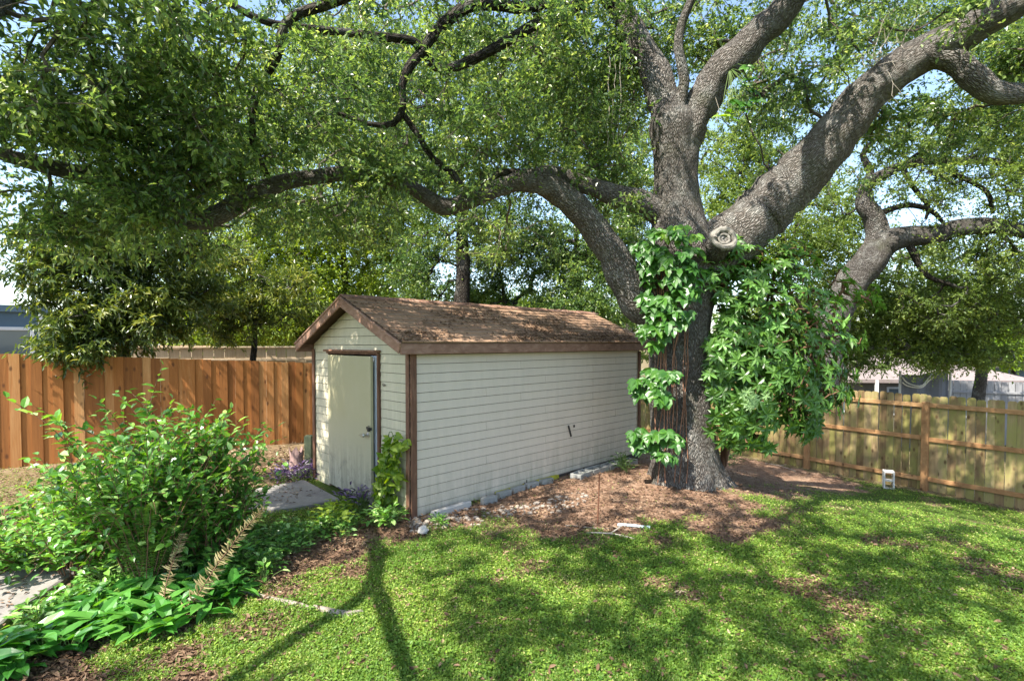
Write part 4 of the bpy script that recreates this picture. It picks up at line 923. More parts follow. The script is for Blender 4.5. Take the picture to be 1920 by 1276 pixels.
# ============ trees around
def bg_tree(label, base, th, trunk, bl, leafm, K=8, Mn=8, tl=.5, L=.11, W=.5, tmpl=T_DIA, barkm='bark_dark', name='broadleaf_tree', group='neighbouring trees beyond the fences', vs=0, droop=.25, dn=2.3):
    o = empty(name, base); tag(o, label, 'tree', group)
    g = Geo(); sk = []
    P = add_limb(g, np.array([[*p, r] for p, r in trunk]), n=10, wob=.06, step=.3); g.build('trunk', M[barkm], o, smooth=True); sk = P[len(P) // 3:, :3]
    C = blobs(bl, dn); g = Geo(); P, Dd = grow(g, sk, C, .009, .09, .45); clump_leaves(g, P, Dd, K, Mn, tl, L, W, tmpl, vshift=vs, droop=droop, twig=False)
    g.build('crown', [M[barkm], leafm], o)
def tk(px, Y, ytop, w=26, lean=0):
    b = at(px, 700, Y); z0_ = float(ground_z(b[0], b[1])); t_ = at(px + lean, ytop, Y); r = w * Y / F / 2
    return [((b[0], b[1], z0_ - .2), r * 1.3), ((b[0] * .7 + t_[0] * .3, b[1], z0_ * .7 + t_[2] * .3), r), ((b[0] * .4 + t_[0] * .6 + .1, b[1], z0_ * .4 + t_[2] * .6), r * .8), (tuple(t_), r * .45)]
def bt(px, Y): b = at(px, 700, Y); return [b[0], b[1], float(ground_z(b[0], b[1]))]
bg_tree('dark leafy tree with long drooping leaves hanging over the cedar fence', bt(230, 10.4), 0, tk(230, 10.4, 380, 16),
        [pb(150, 480, 9.9, 110, 90, .8, 95), pb(165, 600, 9.6, 75, 60, .7, 60), pb(250, 590, 10.1, 110, 70, .8, 85), pb(280, 450, 10.4, 100, 80, .8, 75), pb(120, 655, 9.2, 75, 30, .5, 34), pb(90, 520, 9.4, 50, 50, .6, 24), pb(330, 540, 10.6, 90, 70, .8, 60)],
        M['mango_leaf'], 7, 9, .34, .135, .30, T_LEAF, name='long_leaf_tree', group=None, dn=1.1, droop=.45)
bg_tree('small tree with star shaped leaf tufts standing above the old board fence', bt(470, 12.8), 0, tk(470, 12.8, 500, 12),
        [pb(430, 590, 12.4, 70, 55, .7, 55), pb(520, 560, 12.8, 80, 60, .8, 60), pb(400, 490, 12.6, 80, 60, .8, 45)], M['mango_leaf'], 7, 9, .36, .14, .24, T_LEAF, name='long_leaf_tree', group=None, dn=1.1, droop=.2, vs=.05)
bg_tree('yellow green tree right above the shed ridge', bt(640, 19), 0, tk(640, 19, 380, 16), [pb(620, 480, 19, 150, 110, 2.2, 150), pb(740, 430, 19, 100, 90, 1.8, 90), pb(560, 580, 18, 120, 60, 1.5, 80), pb(420, 610, 17, 150, 40, 1.2, 90), pb(480, 440, 18, 120, 100, 2, 70)], M['bg_leaf'], 8, 8, .6, .14, .42, name='broadleaf_tree')
bg_tree('tree with dark upright trunk just beyond the shed roof', bt(858, 16), 0, tk(862, 16, 330, 34), [pb(880, 330, 16, 140, 120, 1.6, 100), pb(800, 500, 16.5, 80, 70, 1.2, 40), pb(920, 420, 16, 60, 50, 1.2, 26), pb(700, 300, 17, 140, 120, 1.8, 80)], M['oak_leaf'], 8, 8, .5, .11, .46, barkm='bark_dark')
bg_tree('dense green tree between the shed roof and the oak trunk', bt(1080, 17.5), 0, tk(1080, 17.5, 420, 20), [pb(1070, 500, 17.5, 120, 80, 1.8, 110), pb(1160, 440, 17, 90, 100, 1.6, 80), pb(1010, 440, 18, 60, 60, 1.5, 36), pb(1100, 580, 16.5, 110, 40, 1.2, 60), pb(930, 500, 18, 70, 60, 1.4, 40), pb(900, 560, 18, 90, 30, 1.4, 34), pb(1190, 340, 17, 60, 90, 1.2, 40)], M['oak_leaf'], 8, 8, .5, .115, .46)
bg_tree('pale distant tree in the gap of sky above the shed ridge', bt(970, 26), 0, tk(970, 26, 560, 12), [pb(970, 580, 26, 90, 38, 2, 60), pb(900, 590, 25, 60, 30, 1.6, 30)], M['bg_leaf'], 8, 8, .7, .16, .5)
bg_tree('tree behind the big right limb', bt(1420, 18), 0, tk(1420, 18, 400, 18), [pb(1420, 330, 18, 90, 60, 1.6, 44), pb(1480, 470, 17, 100, 70, 1.6, 60), pb(1370, 400, 18, 70, 70, 1.6, 50), pb(1480, 600, 16.5, 140, 70, 1.2, 90), pb(1400, 250, 18, 100, 70, 1.4, 40), pb(1560, 420, 18, 80, 90, 1.4, 50)], M['oak_leaf_far'], 8, 8, .5, .12, .46)
bg_tree('olive tree with low hanging crown over the grey fence', bt(1830, 17.5), 0, tk(1830, 17.5, 500, 20, 20), [pb(1700, 590, 16.5, 170, 60, 1.6, 170), pb(1840, 570, 16, 160, 70, 1.6, 160), pb(1620, 630, 17, 90, 30, 1, 40), pb(1790, 655, 16.6, 110, 35, 1.0, 60), pb(1600, 540, 17, 90, 50, 1.4, 50), pb(1650, 655, 16.2, 110, 22, .8, 16), pb(1800, 675, 16, 100, 16, .8, 12), pb(1560, 640, 16.2, 70, 40, .8, 30), pb(1720, 480, 18, 200, 70, 1.4, 70), pb(1610, 680, 16.0, 60, 18, .6, 12), pb(1740, 668, 16.0, 60, 18, .6, 10), pb(1560, 700, 15.6, 40, 24, .5, 10)], M['oak_leaf_far'], 8, 8, .5, .105, .46, barkm='bark_far')
bg_tree('bright lime green tree lit by sun beyond the far fence', bt(1900, 30), 0, tk(1900, 30, 560, 9), [pb(1890, 640, 30, 60, 45, 2.2, 90), pb(1840, 660, 29, 40, 30, 1.8, 40), pb(1700, 665, 29, 40, 18, 1.4, 24)], M['bright_leaf'], 8, 8, .7, .2, .5)
bg_tree('tall tree crown at the far edge above the right limb', bt(2020, 15), 0, tk(2020, 15, 60, 30), [pb(1860, 60, 14, 110, 90, 1.5, 60), pb(1960, 220, 14, 120, 120, 1.6, 100), pb(1720, 20, 15, 90, 50, 1.4, 24)], M['oak_leaf_far'], 8, 8, .5, .10, .46)
bg_tree('faint tree seen through the upper canopy gap', bt(1180, 22), 0, tk(1180, 22, 250, 16), [pb(1140, 250, 22, 140, 120, 2, 90), pb(1010, 160, 22, 120, 120, 2, 70), pb(1330, 300, 22, 70, 60, 1.6, 20), pb(1560, 150, 22, 80, 70, 1.5, 12)], M['oak_leaf_far'], 8, 8, .6, .14, .46)
bg_tree('tall green tree filling the view above the cedar fence', bt(380, 22), 0, tk(380, 22, 200, 14), [pb(420, 250, 22, 200, 150, 2.4, 160), pb(650, 170, 22, 170, 140, 2.2, 120), pb(260, 420, 21, 130, 120, 2, 80), pb(830, 130, 22, 130, 110, 2, 70)], M['bg_leaf'], 8, 8, .65, .15, .46)
# low hedge mass far behind
hd = Geo(); hc = []
for px, py, Y, rx, ry, k in ((620, 625, 22, 260, 40, 170), (520, 560, 24, 260, 80, 200), (1050, 600, 24, 200, 30, 110), (760, 560, 24, 120, 50, 80), (1350, 660, 26, 200, 40, 90), (250, 640, 24, 120, 40, 40)): hc.append(pb(px, py, Y, rx, ry, 1.4, k))
Cc = blobs(hc); clump_leaves(hd, Cc, unit(rng.normal(size=Cc.shape)), 9, 9, .8, .19, .5, mi=0, twig=False); tag(hd.build('foliage', M['oak_leaf_far']), 'far undergrowth behind the fences', 'undergrowth', kind='stuff')
# ------------------------------------------------------------------ plants near the camera
def stems_plant(gs, gl, base, n, H, spread, L, W, tmpl, per=.045, tipv=.3, fork=.5, bend=.35, r=.006, dirbias=(0, 0, 0), hvar=.4):
    for _ in range(n):
        a = rng.random() * 2 * np.pi; s = spread * math.sqrt(rng.random())
        h = H * (1 - hvar * rng.random()) * (1 - .16 * (s / spread) ** 2)
        top = np.array([math.cos(a) * s, math.sin(a) * s, h]) + dirbias
        b = np.array([math.cos(a), math.sin(a), 0]) * s * .25 + rng.normal(0, .02, 3) * [1, 1, 0]
        m = b * .45 + top * .55 + np.array([0, 0, bend * h * .35]) + rng.normal(0, .05, 3)
        C = catmull([b, b * .8 + m * .2 + [0, 0, .1 * h], m, top + [0, 0, -.04 * h]], .06) + base
        gs.tube(C, np.linspace(r, r * .25, len(C)), 5, cap=False)
        segs = [C]
        for _f in range(int(rng.random() < fork) + int(rng.random() < fork) + 1):
            k = rng.integers(len(C) // 3, len(C) - 2); d = unit(C[min(k + 1, len(C) - 1)] - C[k] + rng.normal(0, .55, 3) * (C[1, 2] * 0 + .12)) ; ln = h * (.2 + .25 * rng.random())
            q = catmull([C[k], C[k] + d * ln * .5 + [0, 0, .02], C[k] + d * ln + [0, 0, -.03]], .06); gs.tube(q, np.linspace(r * .6, r * .2, len(q)), 4, cap=False); segs.append(q)
        for q in segs:
            st = int(len(q) * .25) if q is C else 0; qq = q[st:]
            if len(qq) < 2: continue
            T = unit(np.gradient(qq, axis=0)); tot = np.linalg.norm(np.diff(qq, axis=0), axis=1).sum(); m_ = max(3, int(tot / per)); t = np.linspace(0, len(qq) - 1, m_); i = t.astype(int)
            P = qq[i]; Tt = T[i]; sd_ = unit(np.cross(Tt, [0, 0, 1.]) + rng.normal(0, .3, (m_, 3))) * np.where(np.arange(m_) % 2, 1, -1)[:, None]
            D = Tt * .55 + sd_ * .9 + [0, 0, .12] + rng.normal(0, .2, (m_, 3)); fr = np.linspace(0, 1, m_)
            leaves(gl, P, D, L * (.7 + .5 * rng.random(m_)) * (1 - .25 * fr), W, tmpl, var=np.clip(.75 * rng.random(m_) ** 1.3 + tipv * fr ** 2, 0, 1), roll=.35)
def shrub(name, label, cat, base, parts, leafm, stemm='stem', group=None):
    o = empty(name, base); tag(o, label, cat, group); gs, gl = Geo(), Geo()
    for off, kw in parts: stems_plant(gs, gl, np.asarray(base) + np.asarray(off), **kw)
    gs.build('stem', M[stemm], o, smooth=True); gl.build('foliage', M[leafm], o); return o
b = gp(290, 1085); b[2] -= .02
shrub('leafy_shrub', 'bushy green shrub with small glossy leaves beside the concrete path', 'shrub', b,
      [((0, 0, 0), dict(n=100, H=1.78, spread=.84, L=.108, W=.56, tmpl=T_LEAF, hvar=.36)), ((-.25, .15, 0), dict(n=50, H=1.35, spread=.75, L=.108, W=.56, tmpl=T_LEAF, hvar=.5)), ((-.75, .1, 0), dict(n=44, H=.95, spread=.6, L=.10, W=.56, tmpl=T_LEAF, hvar=.4)), ((.35, .25, 0), dict(n=54, H=1.5, spread=.6, L=.10, W=.56, tmpl=T_LEAF, hvar=.5))], 'shrub_leaf')
b = gp(40, 1075)
shrub('leafy_shrub', 'low spreading green shrub at the left edge of the path', 'shrub', b,
      [((0, .25, 0), dict(n=64, H=.62, spread=.95, L=.108, W=.56, tmpl=T_LEAF, hvar=.5)), ((-.7, .1, 0), dict(n=50, H=.6, spread=.9, L=.108, W=.56, tmpl=T_LEAF, hvar=.5))], 'shrub_leaf')
b = gp(120, 960)
shrub('leafy_shrub', 'yellowish green low bush by the cedar fence foot', 'shrub', b,
      [((0, 0, 0), dict(n=34, H=.38, spread=.8, L=.08, W=.5, tmpl=T_LEAF, hvar=.5)), ((.9, .2, 0), dict(n=30, H=.42, spread=.7, L=.08, W=.5, tmpl=T_LEAF, hvar=.5))], 'bright_leaf', 'green_stem')
b = gp(420, 1010)
shrub('leafy_shrub', 'green bush with dark stems behind the dried fern frond', 'shrub', b,
      [((0, 0, 0), dict(n=50, H=.62, spread=.5, L=.10, W=.6, tmpl=T_LEAF, hvar=.5)), ((-.1, -.45, 0), dict(n=30, H=.4, spread=.45, L=.10, W=.6, tmpl=T_LEAF, hvar=.5))], 'shrub_leaf')
# low leafy ground plants in front of the bed
def ground_plant(name, label, pts, L, W, tmpl, leafm, n=9, H=.14, cat='plant', group=None, var0=0, lean=.5):
    o = empty(name, gp(*pts[0])); tag(o, label, cat, group); gl, gs = Geo(), Geo()
    for px, py in pts:
        b = gp(px, py)
        m_ = n; a = rng.random(m_) * 2 * np.pi; rr = rng.random(m_); top = b + np.stack([np.cos(a) * rr * H * 1.1, np.sin(a) * rr * H * 1.1, H * (.5 + .9 * rng.random(m_)) * (1 - .45 * rr)], -1)
        for q in top: gs.tube([b, (b + q) / 2 + [0, 0, .02], q], .0028, 4, cap=False)
        D = np.stack([np.cos(a), np.sin(a), .55 - lean * rr + rng.normal(0, .2, m_)], -1); leaves(gl, top, D, L * (.65 + .6 * rng.random(m_)), W, tmpl, var=np.clip(rng.random(m_) + var0, 0, 1), roll=.25)
    gs.build('stem', M['green_stem'], o); gl.build('foliage', M[leafm], o); return o
def scatter_poly(poly, n):
    P = np.array(poly, float); lo, hi = P.min(0), P.max(0); out = []
    while len(out) < n:
        q = lo + rng.random(2) * (hi - lo)
        if in_poly(q[0], q[1], P): out.append(tuple(q))
    return sorted(out, key=lambda q: q[1])
ground_plant('broad_leaf_plant', 'patch of large arrow shaped bright green leaves at the bottom left corner of the bed', scatter_poly([(-60, 1262), (60, 1200), (170, 1140), (270, 1120), (420, 1100), (450, 1135), (400, 1172), (330, 1195), (200, 1205), (90, 1235), (-60, 1300)], 66), .16, .46, T_HEART, 'lily_leaf', 8, .13)
ground_plant('low_leafy_plant', 'low green leafy plants edging the bed between the fern and the shed door', scatter_poly([(480, 1085), (500, 1000), (620, 975), (735, 985), (700, 1000), (600, 1015), (540, 1055), (500, 1095)], 90), .07, .55, T_LEAF, 'shrub_leaf', 10, .13)
ground_plant('low_leafy_plant', 'mixed green leaves filling the bed behind the broad leaf patch', scatter_poly([(180, 1110), (330, 1040), (480, 1010), (490, 1080), (430, 1110), (300, 1110)], 110), .09, .5, T_LEAF, 'shrub_leaf', 10, .20)
ground_plant('low_leafy_plant', 'tangle of small green leaves between the path edge and the broad leaf patch', scatter_poly([(40, 1165), (200, 1075), (330, 1050), (300, 1110), (150, 1165), (60, 1190)], 90), .075, .5, T_LEAF, 'shrub_leaf', 10, .12)
ground_plant('variegated_plant', 'small pale green patterned plant in front of the shed door', scatter_poly([(590, 985), (640, 962), (655, 985), (640, 1000), (600, 1000)], 20), .075, .6, T_HEART, 'bright_leaf', 9, .2, var0=.2)
ground_plant('low_leafy_plant', 'small pale leafy clump against the post of the corner trim', scatter_poly([(690, 985), (735, 968), (748, 985), (720, 995)], 18), .07, .6, T_HEART, 'shrub_leaf', 9, .17, var0=.2)
ground_plant('purple_plant', 'purple leafed plants around the stump beside the shed', scatter_poly([(515, 905), (530, 880), (610, 878), (618, 898), (560, 908)], 40), .10, .26, T_LEAF, 'purple_leaf', 10, .14, lean=.2)
ground_plant('purple_plant', 'purple and grey leaves at the foot of the shed door', scatter_poly([(630, 955), (660, 938), (690, 950), (680, 968)], 12), .10, .28, T_LEAF, 'purple_leaf', 9, .2, lean=.1, var0=.35)
ground_plant('small_weed', 'small green weed at the far corner of the shed wall', scatter_poly([(1150, 885), (1165, 870), (1185, 880), (1175, 893)], 9), .06, .4, T_LEAF, 'umbrella_leaf', 9, .2)
ground_plant('small_weed', 'little green weed by the concrete blocks next to the shed corner', scatter_poly([(800, 985), (830, 975), (840, 985), (815, 995)], 8), .05, .5, T_LEAF, 'shrub_leaf', 8, .09)
ground_plant('small_weed', 'dark green weed at the fence foot beyond the oak', scatter_poly([(1350, 868), (1375, 858), (1390, 868), (1372, 876)], 7), .16, .3, T_LEAF, 'umbrella_leaf', 7, .25)
# climber by the shed door
vb = P0 + DL * .38 - DR * .12; vine = empty('door_vine', vb); tag(vine, 'leafy climber growing up the wall between the shed door and the corner trim', 'vine')
gs, gl = Geo(), Geo()
for q in range(17):
    a = vb + DL * rng.normal(0, .09) - DR * .02; top = P0 + DL * (.22 + rng.normal(0, .13)) - DR * (.10 + .05 * rng.random()) + UP * (.45 + .6 * rng.random())
    C = catmull([a, a * .6 + top * .4 + rng.normal(0, .05, 3), top, top - DL * .1 + UP * (-.05)], .05); C[:, 2] = np.maximum(C[:, 2], .02); gs.tube(C, .005, 5, cap=False)
    m_ = 16; i = rng.integers(len(C) // 4, len(C), m_); leaves(gl, C[i], unit(rng.normal(size=(m_, 3)) - DR * .5 + [0, 0, -.3]), .105 * (.6 + .6 * rng.random(m_)), .75, T_HEART, up=-DR + UP * .4, roll=.4)
gs.build('stem', M['green_stem'], vine); gl.build('foliage', M['bright_leaf'], vine)
# ferns
def frond(gl, gs, b, d, L, lift, W=.10, dead=False, mi=0):
    d = unit(np.array([d[0], d[1], 0])); n = 15; t = np.linspace(0, 1, n)[:, None]
    C = b + d * L * t * (1 - .15 * t) + UP * (lift * np.sin(t * np.pi * .62) * L) + rng.normal(0, .004, (n, 3))
    gs.tube(C, np.linspace(.004, .0012, n), 4, cap=False)
    m_ = int(L / .0125); tt = np.linspace(.08, 1, m_); i = tt * (n - 1); i0 = np.minimum(i.astype(int), n - 2); P = C[i0] + (C[i0 + 1] - C[i0]) * (i - i0)[:, None]; T = unit(C[i0 + 1] - C[i0]); S = unit(np.cross(T, UP)); pl = W * np.sin(np.pi * np.clip(tt * .92 + .08, 0, 1)) ** .6 * (1 - .3 * tt)
    for s in (-1, 1):
        keep = rng.random(m_) > (.18 if dead else .03)
        D = S * s + T * .25 + UP * (-.1 if not dead else rng.normal(0, .5, (m_, 1))); leaves(gl, P[keep], D[keep], np.maximum(pl[keep], .01), .22, T_DIA, up=np.cross(S, T)[keep], roll=.12 if not dead else .5, var=rng.random(keep.sum()))
fb = gp(285, 1112)
fern = empty('sword_fern', fb); tag(fern, 'sword fern with upright green fronds in the bed under the shrub', 'fern'); gs, gl = Geo(), Geo()
for q in range(20): 
    a = rng.random() * 6.28; frond(gl, gs, fb + rng.normal(0, .05, 3) * [1, 1, 0] + [0, 0, .05], (math.cos(a), math.sin(a)), .38 + .3 * rng.random(), .9 + .6 * rng.random(), .07)
frond(gl, gs, gp(355, 1085) + UP * .1, (-1, -.3), .5, .5, .08); frond(gl, gs, gp(300, 1090) + UP * .1, (1, -.2), .4, .7, .08)
gs.build('stem', M['stem'], fern); gl.build('foliage', M['fern_leaf'], fern)
for (p0_, p1_, lab, W, Y0, Y1) in (((345, 1105), (497, 950), 'long dried tan fern frond leaning towards the shed door', .085, 3.9, 4.35), ((300, 1085), (345, 1000), 'short dried fern frond curling upright beside the green fern', .075, 4.0, 4.15)):
    d_ = empty('dried_frond', gp(*p0_)); tag(d_, lab, 'fern frond'); gs, gl = Geo(), Geo()
    a = at(*p0_, Y0); c = at(*p1_, Y1); a[2] = ground_z(a[0], a[1]) + .02; n = 14; t = np.linspace(0, 1, n)[:, None]
    C = a + (c - a) * t + UP * .07 * np.sin(t * np.pi) + rng.normal(0, .003, (n, 3)); gs.tube(C, np.linspace(.005, .002, n), 5)
    Lf = np.linalg.norm(c - a); m_ = int(Lf / .010); tt = np.linspace(.05, 1, m_); P = np.array([np.interp(tt, t[:, 0], C[:, k]) for k in range(3)]).T; T = unit(c - a); S = unit(np.cross(T, [0, 1, .2]))
    for s in (-1, 1):
        kp = rng.random(m_) > .16; D = S * s + T * .35 + rng.normal(0, .30, (m_, 3)); leaves(gl, P[kp], D[kp], W * (.55 + .75 * rng.random(kp.sum())) * (1 - .5 * tt[kp]), .20, T_LEAF, up=np.array([0, -1, .3]), roll=.3, var=rng.random(kp.sum()))
    gs.build('stem', M['stem'], d_); gl.build('foliage', M['dead_fern'], d_)
# creeper on the oak trunk
cr = empty('trunk_creeper', gp(1240, 905)); tag(cr, 'creeper with big pointed green leaves climbing the oak trunk', 'creeper')
gs, gl = Geo(), Geo()
for q in range(12):
    x0 = 1222 + 62 * rng.random(); pts = [];
    ytop = 430 + 220 * rng.random(); ybot = 905 - 130 * (rng.random() < .5) * rng.random()
    for k in range(9):
        y = ybot + (ytop - ybot) * k / 8; x0 += rng.normal(0, 3.5); x0 = np.clip(x0, 1216, 1292)
        Yc = 8 - math.sqrt(max(.0, .47 ** 2 - ((x0 - 1275) * 8 / F) ** 2)) - .02 - .10 * max(0, (y - 840) / 80); pts.append(at(x0, y, Yc))
    gs.tube(catmull(pts, .12), (.005 + .007 * rng.random()), 5, wob=.1, cap=False)
def compound(c, out, L, nl, g, tmpl, W, spreadang=2.4, droop=.5, v=0.0):
    out = unit(out); side = unit(np.cross(out, UP)); upv = np.cross(side, out); a = np.linspace(-spreadang / 2, spreadang / 2, nl) + rng.normal(0, .1, nl)
    D = np.cos(a)[:, None] * (-UP * droop + out * .5 + upv * .15) + np.sin(a)[:, None] * side + out * .15
    leaves(g, np.repeat(c[None], nl, 0), D, L * (1 - .25 * np.abs(a) / (spreadang / 2)) * (.85 + .3 * rng.random(nl)), W, tmpl, up=out * .9 + UP * .5, roll=.22, var=np.clip(v + rng.random(nl) * .5, 0, 1))
zones = [(1250, 520, 50, 105, 86, .0), (1225, 600, 25, 55, 22, .0), (1218, 645, 14, 14, 3, .1), (1300, 500, 30, 60, 14, .0), (1265, 437, 45, 14, 14, .55), (1205, 470, 18, 20, 8, .1), (1222, 725, 34, 40, 28, .0), (1255, 705, 20, 18, 7, .1), (1208, 822, 24, 22, 12, .0), (1252, 828, 26, 26, 16, 0)]
for px, py, rx, ry, k, v in zones:
    for _ in range(k):
        a = rng.random() * 6.28; s = math.sqrt(rng.random()); x, y = px + rx * s * math.cos(a), py + ry * s * math.sin(a)
        Ys = 8 - math.sqrt(max(.02, .52 ** 2 - ((x - 1275) * 8 / F) ** 2)) - .08 - .22 * rng.random(); c = at(x, y, Ys)
        root = at(np.clip(x, 1228, 1290), y + 18, 7.58); gs.tube([root, (root + c) / 2 + UP * .03, c], .0035, 4, cap=False)
        compound(c, np.array([(x - 1270) / 130, -1, .1]) + rng.normal(0, .25, 3),   .185, 3 if rng.random() < .5 else 5, gl, T_LEAF, .62, droop=.95, v=v + .25 * rng.random())
gs.build('stem', M['vine_stem'], cr, smooth=True); gl.build('foliage', M['creeper_leaf'], cr)
# small sprig of creeper higher up on the leader
sp_ = empty('creeper_sprig', at(1375, 190, 7.5)); tag(sp_, 'small sprig of bright green creeper hanging off the upper oak leader', 'creeper'); gs, gl = Geo(), Geo()
for x, y, v in [(1405, 150, 0), (1412, 170, 0), (1400, 175, .1), (1418, 188, 0), (1395, 195, .1), (1375, 190, .2), (1385, 205, .4), (1365, 212, .6), (1352, 218, .75), (1372, 222, .7), (1400, 125, .3), (1392, 160, 0)]:
    c = at(x, y, 7.35 + .1 * rng.random()); gs.tube([at(1368, 128, 7.62), (at(1368, 128, 7.62) + c) / 2 + UP * .05, c], .004, 4, cap=False); compound(c, np.array([.2, -1, 0]) + rng.normal(0, .4, 3), .16, 4, gl, T_HEART, .6, v=v)
gs.build('stem', M['green_stem'], sp_); gl.build('foliage', M['creeper_leaf'], sp_)
# umbrella-leaved shrub to the right of the trunk
us = empty('umbrella_shrub', gp(1350, 885)); tag(us, 'large shrub with umbrella shaped leaf whorls leaning out from the oak trunk', 'shrub'); gs, gl = Geo(), Geo()
ub = []
for px, py, Y, rx, ry, rd, k in [(1480, 620, 7.8, 110, 90, .6, 150), (1400, 560, 7.7, 60, 80, .5, 75), (1400, 700, 7.5, 75, 85, .5, 120), (1500, 730, 7.5, 85, 70, .5, 110), (1400, 780, 7.3, 50, 50, .4, 50), (1440, 500, 8.0, 95, 50, .6, 110), (1530, 650, 8.2, 45, 80, .5, 50), (1350, 640, 7.5, 25, 60, .3, 26), (1370, 480, 7.7, 45, 50, .4, 32), (1560, 560, 8.6, 50, 60, .5, 28), (1350, 770, 7.4, 25, 60, .3, 20), (1490, 790, 7.4, 50, 26, .35, 22), (1375, 825, 7.4, 22, 20, .2, 10), (1625, 560, 9, 40, 25, .4, 10), (1560, 745, 7.9, 45, 22, .3, 16), (1575, 705, 8.0, 25, 16, .3, 5), (1500, 810, 7.3, 30, 14, .2, 8), (1345, 520, 7.6, 30, 60, .3, 24), (1600, 640, 8.3, 30, 14, .3, 7), (1420, 830, 7.2, 30, 20, .2, 10), (1340, 700, 7.45, 16, 50, .2, 14)]: ub.append(pb(px, py, Y, rx, ry, rd, k))
Cu = blobs(ub, 1.35); base_ = np.vstack([catmull([gp(1352, 890), at(1365, 780, 8.0), at(1400, 680, 7.9), at(1440, 600, 7.9), at(1450, 520, 8.2)], .1), catmull([gp(1355, 888), at(1375, 800, 7.8), at(1440, 740, 7.7), at(1520, 690, 7.8)], .1)])
for q in (base_[:len(base_) * 6 // 10], base_[len(base_) * 6 // 10:]): gs.tube(q, np.linspace(.045, .02, len(q)), 8)
Pp, Dd = grow(gs, base_, Cu, .006, .03, .45)
cen = at(1330, 680, 8.2)
for c, d in zip(Pp, Dd):
    out = unit(c - cen) * .8 + [0, -.35, .35] + rng.normal(0, .3, 3); out = unit(out); s1_ = unit(np.cross(out, [0.1, .2, 1])); s2_ = np.cross(out, s1_); nl = 7; a = np.arange(nl) * 2 * np.pi / nl + rng.random() * 6
    D = np.cos(a)[:, None] * s1_ + np.sin(a)[:, None] * s2_ - UP * .22 + out * .18
    v = rng.random() * .45 + .15 * (c[2] > 2.3); leaves(gl, np.repeat(c[None] + out * .03, nl, 0), D, .145 * (.75 + .4 * rng.random(nl)), .40, T_LEAF, up=out, roll=.15, var=np.clip(v + .35 * rng.random(nl), 0, 1))
# pale young tuft
for _ in range(14):
    c = at(1408 + rng.normal(0, 13), 752 + rng.normal(0, 10), 7.0); nl = 6; a = np.arange(nl) * 1.05 + rng.random(); D = np.stack([np.cos(a), -.5 + 0 * a, np.sin(a)], -1); leaves(gl, np.repeat(c[None], nl, 0), D, .085, .42, T_LEAF, up=np.array([0, -1, .5]), roll=.2, var=np.full(nl, 1.0)); gs.tube([at(1420, 760, 7.4), c], .004, 4, cap=False)
gs.build('stem', M['stem'], us, smooth=True); gl.build('foliage', M['umbrella_leaf'], us)

# ------------------------------------------------------------------ lawn and fallen leaves
def density_scatter(n, xr, yr, near=3.0):
    """random ground points in view, denser near the camera (uniform in the picture)"""
    px = xr[0] + rng.random(n) * (xr[1] - xr[0]); py = yr[0] + (yr[1] - yr[0]) * rng.random(n) ** .8
    u = (px - CX) / F; v = (py - CY) / F; D = np.stack([u, _cp - v * _sp, -_sp - v * _cp], -1)
    t = (EYE) / -D[:, 2]; 
    for _ in range(6): t = (EYE - ground_z(D[:, 0] * t, D[:, 1] * t)) / -D[:, 2]
    return D[:, 0] * t, D[:, 1] * t
def not_built(x, y):
    ins = in_poly(x, y, np.array([P0[:2], (P0 + DR * LEN)[:2], (P0 + DR * LEN + DL * WID)[:2], (P0 + DL * WID)[:2]]))
    pd = pdist(x, y, catmull(np.column_stack([PATH_C, np.zeros(len(PATH_C))]), .3)[:, :2], closed=False)
    return ~ins & (pd > .47) & (np.hypot(x - 2.69, y - 8) > .5)
x, y = density_scatter(760000, (-150, 2100), (850, 1420)); la = litter_amount(x, y)
patch = .5 + .5 * np.sin(x * 2.3 + np.sin(y * 3)) * np.sin(y * 2.9 + np.sin(x * 1.7))
keep = (rng.random(len(x)) > sstep((la - .32) / .36) * .985) & not_built(x, y) & (.828 * x + .561 * y < 13.3) & (rng.random(len(x)) > .35 * patch)
x, y, la, patch = x[keep], y[keep], la[keep], patch[keep]; z = ground_z(x, y); n = len(x)
g = Geo(); a = rng.random(n) * 6.28; h = rng.random(n) * .035 * (1 - .5 * la); dist = np.hypot(x, y)
D = np.stack([np.cos(a), np.sin(a), rng.normal(.25, .35, n)], -1)
dry = rng.random(n) < (.04 + .12 * la + .06 * patch)
big = .5 + .5 * np.sin(x * .9 + 1.2 * np.sin(y * .8)) * np.sin(y * 1.15 + 1)
var = np.where(dry, .97, np.clip(.02 + .5 * rng.random(n) + .2 * patch + .25 * big, 0, .93))
leaves(g, np.stack([x, y, z + .004 + h], -1), D, (.013 + .010 * rng.random(n)) * (1 + .055 * np.maximum(dist - 3.5, 0)), .62, T_DIA, var=var, roll=.35)
